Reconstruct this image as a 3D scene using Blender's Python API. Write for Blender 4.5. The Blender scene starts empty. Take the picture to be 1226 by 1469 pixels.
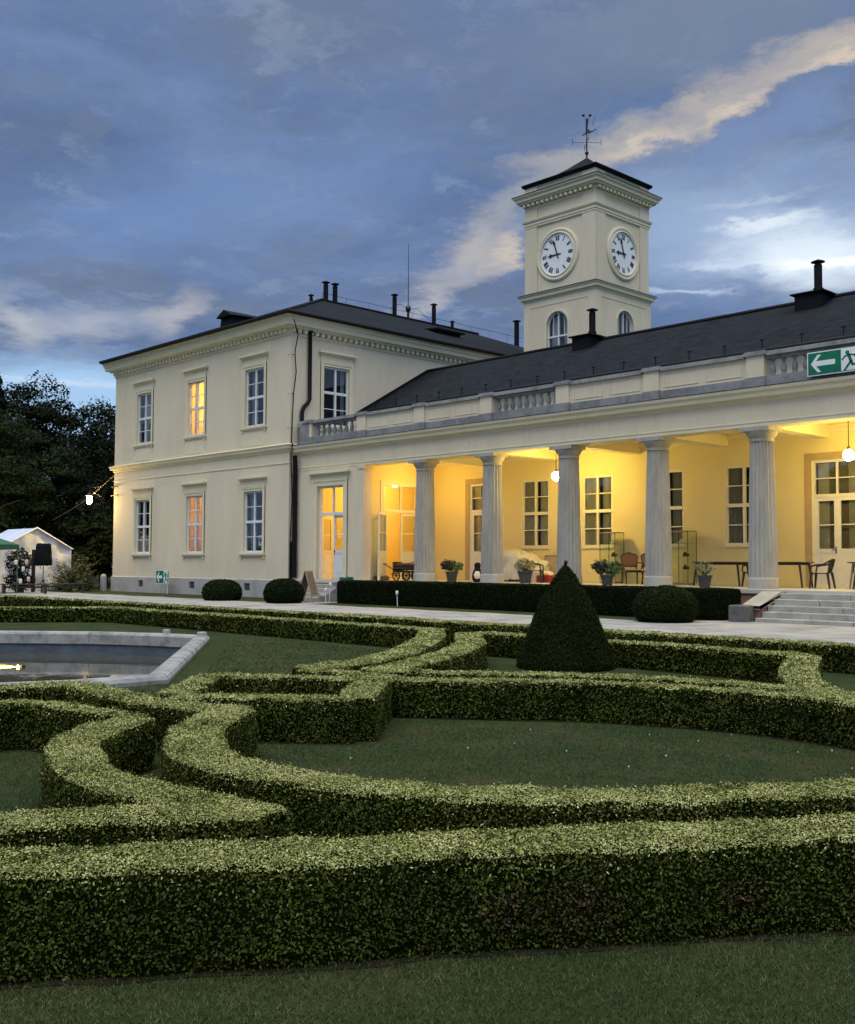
import bpy, bmesh, math, random
import numpy as np
from mathutils import Vector, Matrix
rad = math.radians
S = bpy.context.scene
C = S.collection
random.seed(7)
RNG = np.random.default_rng(11)

# ------------------------------------------------------------------ camera
def make_camera():
    yaw, pit, rol = rad(46.19), rad(2.807), rad(.263)
    w = Vector((-math.sin(yaw)*math.cos(pit), math.cos(yaw)*math.cos(pit), math.sin(pit)))
    r = Vector((math.cos(yaw), math.sin(yaw), 0)); u = r.cross(w)
    c, s = math.cos(rol), math.sin(rol)
    r2, u2 = c*r + s*u, c*u - s*r
    cam = bpy.data.cameras.new('camera'); o = bpy.data.objects.new('camera', cam); C.objects.link(o)
    m = Matrix((r2, u2, -w)).transposed().to_4x4(); m.translation = (0, 0, 1.4); o.matrix_world = m
    cam.sensor_fit = 'HORIZONTAL'; cam.sensor_width = 36; cam.lens = 1533.1/1226*36
    cam.clip_start = .05; cam.clip_end = 2000
    S.camera = o
make_camera()

# ------------------------------------------------------------------ node helpers
class NT:
    def __init__(s, tree): s.t = tree; s.n = tree.nodes; s.l = tree.links
    def new(s, typ, **kw):
        n = s.n.new(typ)
        for k, v in kw.items(): setattr(n, k, v)
        return n
    def link(s, a, b): s.l.new(a, b)
    def put(s, sock, v):
        if hasattr(v, 'is_output'): s.l.new(v, sock)
        else: sock.default_value = v
    def math(s, op, a, b=0., c=0., clamp=False):
        n = s.n.new('ShaderNodeMath'); n.operation = op; n.use_clamp = clamp
        for i, v in enumerate((a, b, c)): s.put(n.inputs[i], v)
        return n.outputs[0]
    def vmath(s, op, a, b=(0, 0, 0), scale=None):
        n = s.n.new('ShaderNodeVectorMath'); n.operation = op
        s.put(n.inputs[0], a); s.put(n.inputs[1], b)
        if scale is not None: s.put(n.inputs['Scale'], scale)
        return n.outputs['Value'] if op in ('DOT_PRODUCT', 'LENGTH', 'DISTANCE') else n.outputs[0]
    def mix(s, f, a, b, blend='MIX'):
        n = s.n.new('ShaderNodeMix'); n.data_type = 'RGBA'; n.blend_type = blend; n.clamp_factor = True
        s.put(n.inputs[0], f); s.put(n.inputs[6], a); s.put(n.inputs[7], b)
        return n.outputs[2]
    def ss(s, x, lo, hi, a=0., b=1.):
        n = s.n.new('ShaderNodeMapRange'); n.interpolation_type = 'SMOOTHSTEP'
        for i, v in enumerate((x, lo, hi, a, b)): s.put(n.inputs[i], v)
        return n.outputs[0]
    def noise(s, vec, scale, detail=4, rough=.55, dist=0, col=False):
        n = s.n.new('ShaderNodeTexNoise'); s.put(n.inputs['Vector'], vec)
        n.inputs['Scale'].default_value = scale; n.inputs['Detail'].default_value = detail
        n.inputs['Roughness'].default_value = rough; n.inputs['Distortion'].default_value = dist
        return n.outputs['Color' if col else 'Fac']
def rgb(*c): return (c[0], c[1], c[2], 1)

# ------------------------------------------------------------------ world: dusk sky with broken cloud
EXPO = 1.2
def make_world():
    w = bpy.data.worlds.new('World'); S.world = w; w.use_nodes = True
    t = NT(w.node_tree); t.n.clear()
    out = t.new('ShaderNodeOutputWorld'); bg = t.new('ShaderNodeBackground')
    d = t.new('ShaderNodeTexCoord').outputs['Generated']
    sep = t.new('ShaderNodeSeparateXYZ'); t.link(d, sep.inputs[0])
    x, y, z = sep.outputs
    sky = t.new('ShaderNodeTexSky', sky_type='NISHITA', sun_disc=False)
    sky.sun_elevation = rad(3); sky.sun_rotation = rad(-10); sky.air_density = 1.0; sky.dust_density = 1.0; sky.ozone_density = 2.0
    zc = t.math('ADD', t.math('MAXIMUM', z, 0.), .10)
    comb = t.new('ShaderNodeCombineXYZ'); t.put(comb.inputs[0], t.math('DIVIDE', x, zc)); t.put(comb.inputs[1], t.math('DIVIDE', y, zc))
    p0 = comb.outputs[0]
    warp = t.noise(p0, 1.1, 5, .6, col=True)
    warp = t.vmath('SUBTRACT', warp, (.5, .5, .5))
    p = t.vmath('ADD', p0, t.vmath('SCALE', warp, scale=.9))
    def blob(cx, cy, ang, rx, ry, lo=1.0, hi=.35, src=p):
        q = t.vmath('SUBTRACT', src, (cx, cy, 0))
        ca, sa = math.cos(ang), math.sin(ang)
        a = t.math('DIVIDE', t.vmath('DOT_PRODUCT', q, (ca, sa, 0)), rx)
        b = t.math('DIVIDE', t.vmath('DOT_PRODUCT', q, (-sa, ca, 0)), ry)
        return t.ss(t.math('SQRT', t.math('ADD', t.math('MULTIPLY', a, a), t.math('MULTIPLY', b, b))), lo, hi)
    wb = t.vmath('SUBTRACT', t.noise(p0, 4.2, 7, .68, col=True), (.5, .5, .5))
    pb = t.vmath('ADD', p0, t.vmath('SCALE', wb, scale=.34))
    SKYB = globals()['SKY_BLOBS']
    n1 = t.noise(p, 1.3, 7, .62, .3); n2 = t.noise(pb, 3.4, 7, .66, .25); n3 = t.noise(pb, 6.5, 6, .62, .2)
    clear = t.mix(.3, (.20, .36, .68, 1), t.vmath('SCALE', sky.outputs[0], scale=.10))

    # grey blue cloud deck with lighter folds
    deck = t.mix(t.ss(n1, .30, .70), (.098, .156, .305, 1), (.165, .245, .435, 1))
    deck = t.mix(t.ss(n2, .40, .68, 0, .75), deck, (.150, .196, .285, 1))
    deck = t.mix(t.ss(n3, .50, .72, 0, .60), deck, (.245, .310, .435, 1))
    deck = t.mix(t.ss(n3, .46, .28, 0, .22), deck, (.070, .115, .235, 1))
    cover = t.ss(t.math('ADD', n1, t.ss(z, .0, .30, -.10, .22)), .40, .52)
    col = t.mix(cover, clear, deck)
    for (cx, cy, ang, rx, ry, lo, hi, c, k) in SKYB:
        f = t.math('MULTIPLY', blob(cx, cy, ang, rx, ry, lo, hi, pb), k)
        col = t.mix(f, col, rgb(*c))
    # unseen sky overhead and behind the viewer boosted to light walls and hedges
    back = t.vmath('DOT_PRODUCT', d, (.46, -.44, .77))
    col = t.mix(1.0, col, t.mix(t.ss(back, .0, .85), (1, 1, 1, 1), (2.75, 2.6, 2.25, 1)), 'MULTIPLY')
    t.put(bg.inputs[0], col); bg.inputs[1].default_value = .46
    t.link(bg.outputs[0], out.inputs[0])
SKY_BLOBS = [
    # cx, cy, angle, rx, ry, edge, core, colour, strength
    (-1.95, 1.20, .5, .85, .36, 1.0, .0, (.165, .285, .55), .6),
    (-.85, 1.35, .3, .60, .26, 1.0, .0, (.180, .235, .335), .85),
    (-1.22, 2.15, 1.2, .62, .50, 1.0, .25, (.31, .42, .62), .95),
    (-3.85, 1.82, 2.7, .95, .60, 1.0, .55, (.385, .595, .86), .95),
    (-3.45, 1.60, 1.13, .5, .07, 1.0, .0, (.62, .74, .88), .6),
    (-2.85, 1.36, 2.1, .20, .42, 1.0, .0, (.40, .45, .55), .85),
    (-2.95, 1.22, 2.6, .40, .10, 1.0, .0, (.50, .52, .56), .7),
    (-2.62, 1.52, 2.8, .34, .10, 1.0, .0, (.47, .47, .50), .75),
    (-.93, 1.74, 2.72, .32, .09, 1.0, .1, (.185, .265, .46), .9),
    (-.74, 1.555, .2, .26, .085, 1.0, .0, (.50, .45, .41), .85),
    (-.74, 1.595, .2, .20, .035, 1.0, .0, (.66, .56, .46), .9),
    (-.95, 1.61, -.5, .24, .085, 1.0, .0, (.46, .43, .41), .85),
    (-.96, 1.655, -.5, .18, .035, 1.0, .0, (.66, .56, .46), .9),
    (-1.18, 1.61, .25, .30, .10, 1.0, .0, (.44, .42, .40), .9),
    (-1.14, 1.65, .3, .16, .04, 1.0, .0, (.62, .54, .46), .8),
    (-1.42, 1.63, -.30, .28, .075, 1.0, .0, (.36, .38, .42), .75),
    (-1.72, 1.80, -.45, .38, .12, 1.0, .0, (.46, .45, .46), .90),
    (-1.68, 1.86, -.45, .24, .05, 1.0, .0, (.62, .54, .47), .85),
    (-2.05, 1.96, -.3, .34, .08, 1.0, .0, (.45, .45, .48), .8),
    (-1.56, 1.98, .2, .16, .10, 1.0, .0, (.22, .32, .56), .8),
    (-1.17, 2.38, 1.5, .42, .26, 1.0, .0, (.80, .90, 1.0), .95),
    (-1.10, 2.46, .6, .26, .06, 1.0, .0, (1.05, 1.08, 1.05), .9),
    (-1.15, 2.13, .4, .18, .05, 1.0, .0, (.76, .84, .92), .9),
    (-1.34, 2.28, 1.0, .16, .05, 1.0, .0, (.60, .70, .84), .8),
    (-.98, 2.05, .5, .14, .12, 1.0, .0, (.22, .30, .48), .6),
    (-1.32, 2.42, .4, .05, .10, 1.0, .0, (.25, .36, .60), .6),
    (-1.52, 2.36, .9, .22, .04, 1.0, .0, (.55, .66, .82), .7),
    (-1.10, 2.00, .3, .22, .03, 1.0, .0, (.50, .58, .70), .6),
]
make_world()
def make_sun():
    l = bpy.data.lights.new('sun', 'SUN'); l.energy = 1.5; l.angle = rad(80); l.color = (1, .93, .80)
    o = bpy.data.objects.new('sun', l); C.objects.link(o)
    v = Vector((.10, -.18, .97)); o.rotation_euler = v.to_track_quat('Z', 'Y').to_euler(); o.location = (0, -10, 30)
make_sun()
S.view_settings.view_transform = 'Standard'; S.view_settings.look = 'None'; S.view_settings.gamma = 1; S.view_settings.exposure = EXPO
try:
    S.cycles.use_denoising = True; S.cycles.max_bounces = 8; S.cycles.transparent_max_bounces = 16
    S.cycles.caustics_reflective = False; S.cycles.caustics_refractive = False; S.cycles.sample_clamp_indirect = 6
except Exception: pass

# ------------------------------------------------------------------ materials
MATS = {}
def mat(name, col, rough=.7, var=.0, scale=3., col2=None, bump=0., bscale=40., metal=0., emit=None, estr=0., spec=.5, stretch=None, detail=5, thr=(.35, .65)):
    m = bpy.data.materials.new(name); m.use_nodes = True; t = NT(m.node_tree); b = t.n['Principled BSDF']
    b.inputs['Roughness'].default_value = rough; b.inputs['Metallic'].default_value = metal; b.inputs['Specular IOR Level'].default_value = spec
    co = t.new('ShaderNodeTexCoord').outputs['Object']
    if stretch: co = t.vmath('MULTIPLY', co, stretch)
    if col2 is None and var: col2 = tuple(c*(1-var) for c in col)
    if col2 is not None:
        f = t.ss(t.noise(co, scale, detail, .6, .2), *thr)
        t.put(b.inputs['Base Color'], t.mix(f, rgb(*col), rgb(*col2)))
    else: b.inputs['Base Color'].default_value = rgb(*col)
    if bump:
        bn = t.new('ShaderNodeBump'); bn.inputs['Strength'].default_value = bump; bn.inputs['Distance'].default_value = .02
        t.put(bn.inputs['Height'], t.noise(co, bscale, 4, .6)); t.link(bn.outputs[0], b.inputs['Normal'])
    if emit: b.inputs['Emission Color'].default_value = rgb(*emit); b.inputs['Emission Strength'].default_value = estr
    MATS[name] = m; return m
def stained(name, col, col2, col3, scale=1.2, fine=14., rough=.85, streak=None, bump=.25, bscale=60):
    "plaster or stone with large soft stains and fine grain"
    m = bpy.data.materials.new(name); m.use_nodes = True; t = NT(m.node_tree); b = t.n['Principled BSDF']
    co = t.new('ShaderNodeTexCoord').outputs['Object']; b.inputs['Roughness'].default_value = rough; b.inputs['Specular IOR Level'].default_value = .25
    c2 = t.vmath('MULTIPLY', co, streak) if streak else co
    c = t.mix(t.ss(t.noise(c2, scale, 6, .65, .3), .38, .68), rgb(*col), rgb(*col2))
    c = t.mix(t.ss(t.noise(c2, fine, 4, .7), .52, .80, 0, .6), c, rgb(*col3))
    t.put(b.inputs['Base Color'], c)
    bn = t.new('ShaderNodeBump'); bn.inputs['Strength'].default_value = bump; bn.inputs['Distance'].default_value = .01
    t.put(bn.inputs['Height'], t.noise(co, bscale, 5, .6)); t.link(bn.outputs[0], b.inputs['Normal'])
    MATS[name] = m; return m
def leafmat(name, cols, rough=.45, trans=.0, spec=.4, big=1.2):
    m = bpy.data.materials.new(name); m.use_nodes = True; t = NT(m.node_tree); b = t.n['Principled BSDF']
    g = t.new('ShaderNodeNewGeometry'); r = t.new('ShaderNodeValToRGB'); e = r.color_ramp.elements
    while len(e) < len(cols): e.new(.5)
    for i, c in enumerate(cols): e[i].position = i/(len(cols)-1); e[i].color = rgb(*c)
    co = t.new('ShaderNodeTexCoord').outputs['Object']
    f = t.math('ADD', t.math('MULTIPLY', g.outputs['Random Per Island'], .6), t.math('MULTIPLY', t.ss(t.noise(co, big, 5, .65), .32, .68), .4))
    t.put(r.inputs[0], f); t.link(r.outputs[0], b.inputs['Base Color'])
    b.inputs['Roughness'].default_value = rough; b.inputs['Specular IOR Level'].default_value = spec
    MATS[name] = m; return m
def glassmat(name, tint=(1, 1, 1), refl=2.0, rough=.02):
    m = bpy.data.materials.new(name); m.use_nodes = True; t = NT(m.node_tree); t.n.clear()
    out = t.new('ShaderNodeOutputMaterial'); tr = t.new('ShaderNodeBsdfTransparent'); gl = t.new('ShaderNodeBsdfGlossy')
    tr.inputs[0].default_value = rgb(*tint); gl.inputs['Roughness'].default_value = rough
    ge = t.new('ShaderNodeNewGeometry'); cs = t.math('ABSOLUTE', t.vmath('DOT_PRODUCT', ge.outputs['Incoming'], ge.outputs['Normal']))
    sch = t.math('MULTIPLY_ADD', t.math('POWER', t.math('SUBTRACT', 1., cs), 5.), .96, .04)
    mx = t.new('ShaderNodeMixShader'); t.put(mx.inputs[0], t.math('MULTIPLY', sch, refl, clamp=True))
    t.link(tr.outputs[0], mx.inputs[1]); t.link(gl.outputs[0], mx.inputs[2]); t.link(mx.outputs[0], out.inputs[0])
    MATS[name] = m; return m
def curtainmat(name, col, tr=.4):
    m = bpy.data.materials.new(name); m.use_nodes = True; t = NT(m.node_tree); t.n.clear()
    out = t.new('ShaderNodeOutputMaterial'); a = t.new('ShaderNodeBsdfDiffuse'); b = t.new('ShaderNodeBsdfTranslucent')
    a.inputs[0].default_value = rgb(*col); b.inputs[0].default_value = rgb(*col)
    mx = t.new('ShaderNodeMixShader'); mx.inputs[0].default_value = tr
    t.link(a.outputs[0], mx.inputs[1]); t.link(b.outputs[0], mx.inputs[2]); t.link(mx.outputs[0], out.inputs[0])
    MATS[name] = m; return m
def slatemat():
    m = bpy.data.materials.new('slate'); m.use_nodes = True; t = NT(m.node_tree); b = t.n['Principled BSDF']
    co = t.new('ShaderNodeTexCoord').outputs['UV']
    br = t.new('ShaderNodeTexBrick'); t.put(br.inputs['Vector'], co); br.inputs['Scale'].default_value = 1.
    br.inputs['Brick Width'].default_value = .30; br.inputs['Row Height'].default_value = .19; br.inputs['Mortar Size'].default_value = .012
    br.inputs['Color1'].default_value = rgb(.004, .006, .010); br.inputs['Color2'].default_value = rgb(.013, .018, .025); br.inputs['Mortar'].default_value = rgb(.007, .008, .010)
    c = t.mix(t.ss(t.noise(co, .5, 5, .65), .42, .75, 0, .7), br.outputs[0], rgb(.013, .017, .023))
    t.put(b.inputs['Base Color'], c); b.inputs['Roughness'].default_value = .8; b.inputs['Specular IOR Level'].default_value = .12
    bn = t.new('ShaderNodeBump'); bn.inputs['Strength'].default_value = .6; bn.inputs['Distance'].default_value = .02
    t.put(bn.inputs['Height'], t.math('ADD', br.outputs['Fac'], t.math('MULTIPLY', t.noise(co, 6, 3), -.8))); bn.invert = True
    t.link(bn.outputs[0], b.inputs['Normal']); MATS['slate'] = m
slatemat()
stained('plaster', (.70, .612, .455), (.65, .563, .41), (.54, .47, .35), .9, 7, .9, streak=(1, 1, .22), bump=.15, bscale=90)
stained('plaster_trim', (.73, .66, .47), (.68, .61, .43), (.52, .475, .36), 1.2, 12, .85, bump=.1)
stained('loggia_plaster', (.76, .66, .36), (.73, .62, .325), (.69, .58, .30), .4, 9, .9, bump=.12, bscale=80)
stained('stone', (.42, .41, .39), (.33, .325, .31), (.22, .215, .20), 1.6, 10, .9, bump=.4, bscale=30)
stained('column_stone', (.43, .405, .35), (.33, .31, .27), (.20, .19, .165), 2.2, 14, .85, streak=(1, 1, .3), bump=.35, bscale=35)
stained('weathered_stone', (.30, .30, .30), (.19, .192, .195), (.085, .087, .09), 2.0, 8, .9, bump=.4, bscale=25)
stained('floor_stone', (.52, .49, .43), (.45, .42, .36), (.33, .31, .27), 1.0, 10, .6)
stained('step_stone', (.40, .385, .35), (.29, .28, .255), (.12, .115, .105), 1.6, 5, .8)
stained('brick_patch', (.30, .15, .10), (.25, .13, .09), (.4, .36, .32), 4, 16, .9)
stained('ceiling_paint', (.75, .68, .46), (.72, .65, .43), (.66, .58, .34), .5, 6, .9, bump=.05)
stained('dark_stone', (.13, .128, .122), (.09, .088, .085), (.05, .05, .048), 3, 12)
stained('pool_rim', (.33, .33, .325), (.17, .175, .175), (.06, .062, .058), 2.6, 7, .85, bump=.6, bscale=18)
mat('white_paint', (.74, .75, .76), .45, .08, 6)
mat('cream_paint', (.76, .73, .62), .5, .08, 5)
mat('black_metal', (.006, .006, .007), .6, .3, 20, spec=.2)
mat('dark_metal', (.006, .0065, .008), .65, .3, 8, spec=.15)
mat('iron', (.05, .045, .04), .5, .3, 20, metal=.6)
mat('clock_white', (.82, .82, .82), .45, .04, 5)
mat('ink', (.012, .012, .014), .6)
mat('sign_green', (.0, .16, .075), .4, .1, 4)
mat('sign_white', (.78, .8, .8), .4)
mat('room_wall', (.62, .50, .28), .9)
mat('dark_room', (.045, .042, .04), .95)
mat('porch_room', (.16, .135, .09), .95)
curtainmat('porch_curtain', (.62, .58, .46), .4)
mat('lamp_globe', (.9, .85, .7), .3, emit=(1, .70, .165), estr=140)
mat('lantern_glow', (.9, .85, .7), .3, emit=(1, .68, .20), estr=320)
mat('room_lamp', (.9, .85, .7), .3, emit=(1, .62, .12), estr=175)
mat('lit_room_lamp', (.9, .85, .7), .3, emit=(1, .66, .17), estr=260)
mat('dim_room_lamp', (.9, .85, .7), .3, emit=(1, .62, .40), estr=80)
mat('pool_lamp', (.9, .8, .5), .3, emit=(1, .60, .05), estr=40)
glassmat('window_glass', (.92, .95, .96), 2.2)
glassmat('clear_glass', (.95, .98, .96), 1.2)
curtainmat('curtain', (.55, .55, .53), .35)
curtainmat('net_curtain', (.66, .67, .68), .4)
curtainmat('warm_curtain', (.72, .58, .44), .6)
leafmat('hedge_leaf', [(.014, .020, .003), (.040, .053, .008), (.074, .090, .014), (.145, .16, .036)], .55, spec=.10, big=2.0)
leafmat('toplit_fresh_leaf', [(.080, .094, .016), (.215, .235, .050), (.37, .385, .115), (.64, .63, .31)], .40, spec=.5, big=3.0)  # pale new growth, with light from above painted into the colour
leafmat('yew_leaf', [(.004, .008, .002), (.009, .015, .004), (.015, .023, .006)], .65, spec=.08)
leafmat('yew_bright', [(.006, .011, .002), (.013, .021, .004), (.026, .035, .007)], .65, spec=.08)
leafmat('tree_leaf', [(.007, .014, .005), (.015, .027, .009), (.027, .042, .014)], .65, spec=.08, big=.25)
leafmat('tree_leaf_deep', [(.003, .006, .003), (.007, .012, .005), (.013, .021, .009)], .7, spec=.06, big=.25)
leafmat('bush_leaf', [(.03, .042, .008), (.07, .085, .018), (.13, .14, .035)], .55, spec=.3)
leafmat('pot_leaf', [(.05, .09, .03), (.10, .17, .05), (.17, .25, .08)], .5)
leafmat('pale_leaf', [(.16, .16, .08), (.32, .30, .15), (.50, .45, .26)], .55)
leafmat('dark_leaf', [(.012, .018, .01), (.03, .03, .02), (.04, .05, .025)], .6)
leafmat('added_wood_leaf', [(.010, .014, .008), (.018, .024, .012), (.030, .036, .016)], .7, spec=.1, big=.1)
leafmat('grass_blade', [(.012, .022, .005), (.028, .044, .009), (.052, .068, .017), (.115, .108, .045)], .55, spec=.25, big=.8)
mat('hedge_core', (.008, .011, .002), .95, .4, 12, bump=.6, bscale=60, spec=.0)
mat('yew_core', (.005, .008, .002), .95, .4, 12, bump=.6, bscale=60, spec=.0)
mat('bark', (.06, .048, .035), .9, .4, 6, bump=.6, bscale=18)
mat('clover', (.7, .72, .65), .7)
mat('rust_leaf', (.085, .036, .018), .7, .3, 30)
mat('wood_dark', (.045, .028, .018), .5, .4, 12, stretch=(1, 1, .2))
mat('wood_brown', (.12, .065, .032), .6, .4, 10)
mat('wood_pale', (.36, .27, .18), .6, .25, 8)
mat('wood_grey', (.13, .115, .095), .8, .4, 10)
mat('straw', (.30, .24, .13), .9, .4, 20)
mat('upholstery', (.30, .15, .08), .8, .2, 30)
mat('cane_seat', (.55, .45, .30), .7, .2, 30)
mat('plastic_dark', (.022, .024, .024), .4, .2, 8)
mat('chalkboard', (.17, .15, .12), .8, .25, 6)
mat('pot_grey', (.045, .048, .05), .6, .25, 10)
mat('hose_green', (.012, .13, .075), .35, .2, 12)
mat('sheet_white', (.66, .63, .57), .85, .12, 5)
mat('cool_red', (.40, .035, .03), .5, .15, 8)
mat('bucket_white', (.62, .64, .66), .5, .1, 6)
mat('board_paper', (.45, .36, .29), .8, .25, 7)
mat('cloth_pale', (.66, .60, .50), .9, .15, 14)
mat('tent_white', (.62, .65, .72), .55, .12, 3)
mat('tent_roof', (.62, .70, .88), .4, .08, 2)
mat('tent_green', (.015, .10, .05), .6, .2, 4)
mat('cover_black', (.006, .006, .007), .7, .3, 10, spec=.15, bump=.4, bscale=9)
mat('lantern_white', (.72, .72, .70), .6)
mat('lantern_pink', (.68, .46, .38), .6)
mat('picture_dark', (.10, .075, .05), .7, col2=(.45, .38, .27), scale=8)
mat('paper', (.75, .76, .78), .7)
mat('pool_paint', (.095, .125, .165), .7, col2=(.06, .075, .09), scale=2.5, stretch=(1, 1, 3))
mat('door_panel', (.74, .74, .76), .5, .06, 5)

# ------------------------------------------------------------------ mesh builder
def root_loc(p):
    while p is not None and p.parent is not None: p = p.parent
    return Vector(p.location) if p is not None else Vector((0, 0, 0))
class MB:
    def __init__(s): s.v = []; s.f = []; s.uv = []
    def q(s, *pts, uv=None):
        i = len(s.v); s.v += [tuple(p) for p in pts]; s.f.append(tuple(range(i, i+len(pts)))); s.uv.append(uv)
    def add(s, vs, fs):
        i = len(s.v); s.v += [tuple(p) for p in vs]
        for f in fs: s.f.append(tuple(i+k for k in f)); s.uv.append(None)
        return s
    def box(s, x0, x1, y0, y1, z0, z1):
        return s.add([(x0,y0,z0),(x1,y0,z0),(x1,y1,z0),(x0,y1,z0),(x0,y0,z1),(x1,y0,z1),(x1,y1,z1),(x0,y1,z1)],
              [(0,3,2,1),(4,5,6,7),(0,1,5,4),(1,2,6,5),(2,3,7,6),(3,0,4,7)])
    def bbox(s, x0, x1, y0, y1, z0, z1, b=.01):
        "box with chamfered vertical and top edges"
        rings = [(b, z0), (0, z0+b), (0, z1-b), (b, z1)]
        n = []
        for i, z in rings:
            c = b
            n.append([(x0+i+c,y0+i,z),(x1-i-c,y0+i,z),(x1-i,y0+i+c,z),(x1-i,y1-i-c,z),(x1-i-c,y1-i,z),(x0+i+c,y1-i,z),(x0+i,y1-i-c,z),(x0+i,y0+i+c,z)])
        return s.rings(n, True, True)
    def rings(s, rings, cap0=True, cap1=True, closed=True):
        i = len(s.v); n = len(rings[0])
        for r in rings: s.v += [tuple(p) for p in r]
        for a in range(len(rings)-1):
            for k in range(n if closed else n-1):
                k2 = (k+1) % n
                s.f.append((i+a*n+k, i+a*n+k2, i+(a+1)*n+k2, i+(a+1)*n+k)); s.uv.append(None)
        if cap0: s.f.append(tuple(i+k for k in reversed(range(n)))); s.uv.append(None)
        if cap1: s.f.append(tuple(i+(len(rings)-1)*n+k for k in range(n))); s.uv.append(None)
        return s
    def ob(s, P, ax, n, u0, u1, d0, d1, z0, z1):
        "box in wall coordinates: u along ax, d along outward n, z up"
        P, ax, n = Vector(P), Vector(ax), Vector(n)
        g = lambda u, d, z: P + ax*u + n*d + Vector((0, 0, z))
        vs = [g(u0,d1,z0),g(u1,d1,z0),g(u1,d0,z0),g(u0,d0,z0),g(u0,d1,z1),g(u1,d1,z1),g(u1,d0,z1),g(u0,d0,z1)]
        return s.add(vs, [(0,3,2,1),(4,5,6,7),(0,1,5,4),(1,2,6,5),(2,3,7,6),(3,0,4,7)])
    def tube(s, pts, r, seg=8, cap=True):
        pts = [Vector(p) for p in pts]; rs = r if isinstance(r, (list, tuple)) else [r]*len(pts)
        rings = []; up = None
        for i, p in enumerate(pts):
            t = (pts[min(i+1, len(pts)-1)] - pts[max(i-1, 0)])
            if t.length < 1e-9: t = Vector((0, 0, 1))
            t.normalize()
            if up is None: up = Vector((0, 0, 1)) if abs(t.z) < .9 else Vector((1, 0, 0))
            a = up - t*up.dot(t)
            if a.length < 1e-4: a = Vector((0, 1, 0)) - t*t.y
            a.normalize(); b = t.cross(a); up = a
            rings.append([p + (a*math.cos(2*math.pi*k/seg) + b*math.sin(2*math.pi*k/seg))*rs[i] for k in range(seg)])
        return s.rings(rings, cap, cap)
    def lathe(s, prof, c=(0, 0, 0), seg=24, cap0=True, cap1=True):
        return s.rings([[(c[0]+r*math.cos(2*math.pi*k/seg), c[1]+r*math.sin(2*math.pi*k/seg), c[2]+z) for k in range(seg)] for r, z in prof], cap0, cap1)
    def sphere(s, c, r, seg=16, rn=10, sx=1, sy=1, sz=1):
        prof = [(math.sin(math.pi*(i+.02)/(rn+.04))*r, -math.cos(math.pi*(i+.02)/(rn+.04))*r*sz) for i in range(rn+1)]
        return s.lathe(prof, c, seg)
    def prism(s, pts2, P, ax, n, d0, d1, up=(0, 0, 1)):
        P, ax, n, up = Vector(P), Vector(ax), Vector(n), Vector(up)
        return s.rings([[P+ax*u+up*v+n*d for u, v in pts2] for d in (d0, d1)], True, True)
    def build(s, name, m, parent=None, smooth=False, local=False):
        me = bpy.data.meshes.new(name); o0 = Vector((0, 0, 0)) if local else root_loc(parent)
        me.from_pydata([tuple(Vector(v)-o0) for v in s.v], [], s.f)
        if any(u is not None for u in s.uv):
            l = me.uv_layers.new(name='UVMap'); k = 0
            for f, u in zip(s.f, s.uv):
                for j in range(len(f)):
                    l.data[k].uv = u[j] if u else (0, 0); k += 1
        me.materials.append(MATS[m] if isinstance(m, str) else m)
        bm = bmesh.new(); bm.from_mesh(me); bmesh.ops.recalc_face_normals(bm, faces=bm.faces); bm.to_mesh(me); bm.free()
        if smooth:
            me.polygons.foreach_set('use_smooth', [True]*len(me.polygons))
            try: me.set_sharp_from_angle(angle=rad(40))
            except Exception: pass
        o = bpy.data.objects.new(name, me); C.objects.link(o); o.parent = parent
        return o
def tag(o, label=None, cat=None, group=None, kind=None):
    if label: o['label'] = label
    if cat: o['category'] = cat
    if group: o['group'] = group
    if kind: o['kind'] = kind
    return o
def thing(name, label, cat, loc=(0, 0, 0), rz=0, group=None):
    o = bpy.data.objects.new(name, None); C.objects.link(o); o.location = loc; o.rotation_euler = (0, 0, rz)
    return tag(o, label, cat, group)
def dup(root, loc, rz, label):
    r = root.copy(); C.objects.link(r); r.location = loc; r.rotation_euler = (0, 0, rz); r['label'] = label
    for ch in list(root.children):
        c = ch.copy(); C.objects.link(c); c.parent = r
        for g in list(ch.children):
            d = g.copy(); C.objects.link(d); d.parent = c
    return r
def sweep(mb, pts, prof, closed=False, flip=1):
    "profile (offset to the right of travel, z) swept with mitres along a plan polyline"
    P = [Vector((p[0], p[1])) for p in pts]; n = len(P); rings = []
    for i in range(n):
        def nr(a, b):
            t = (b-a).normalized(); return Vector((t.y, -t.x))*flip
        if closed or 0 < i < n-1:
            a = nr(P[i-1], P[i]); b = nr(P[i], P[(i+1) % n]); m = (a+b); m = m/(m.length_squared/2 if m.length_squared > 1e-6 else 1)
        elif i == 0: m = nr(P[0], P[1])
        else: m = nr(P[-2], P[-1])
        rings.append([(P[i].x+m.x*o, P[i].y+m.y*o, z) for o, z in prof])
    if closed: rings.append(rings[0])
    mb.rings(rings, not closed, not closed, closed=True)
    return mb
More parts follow.
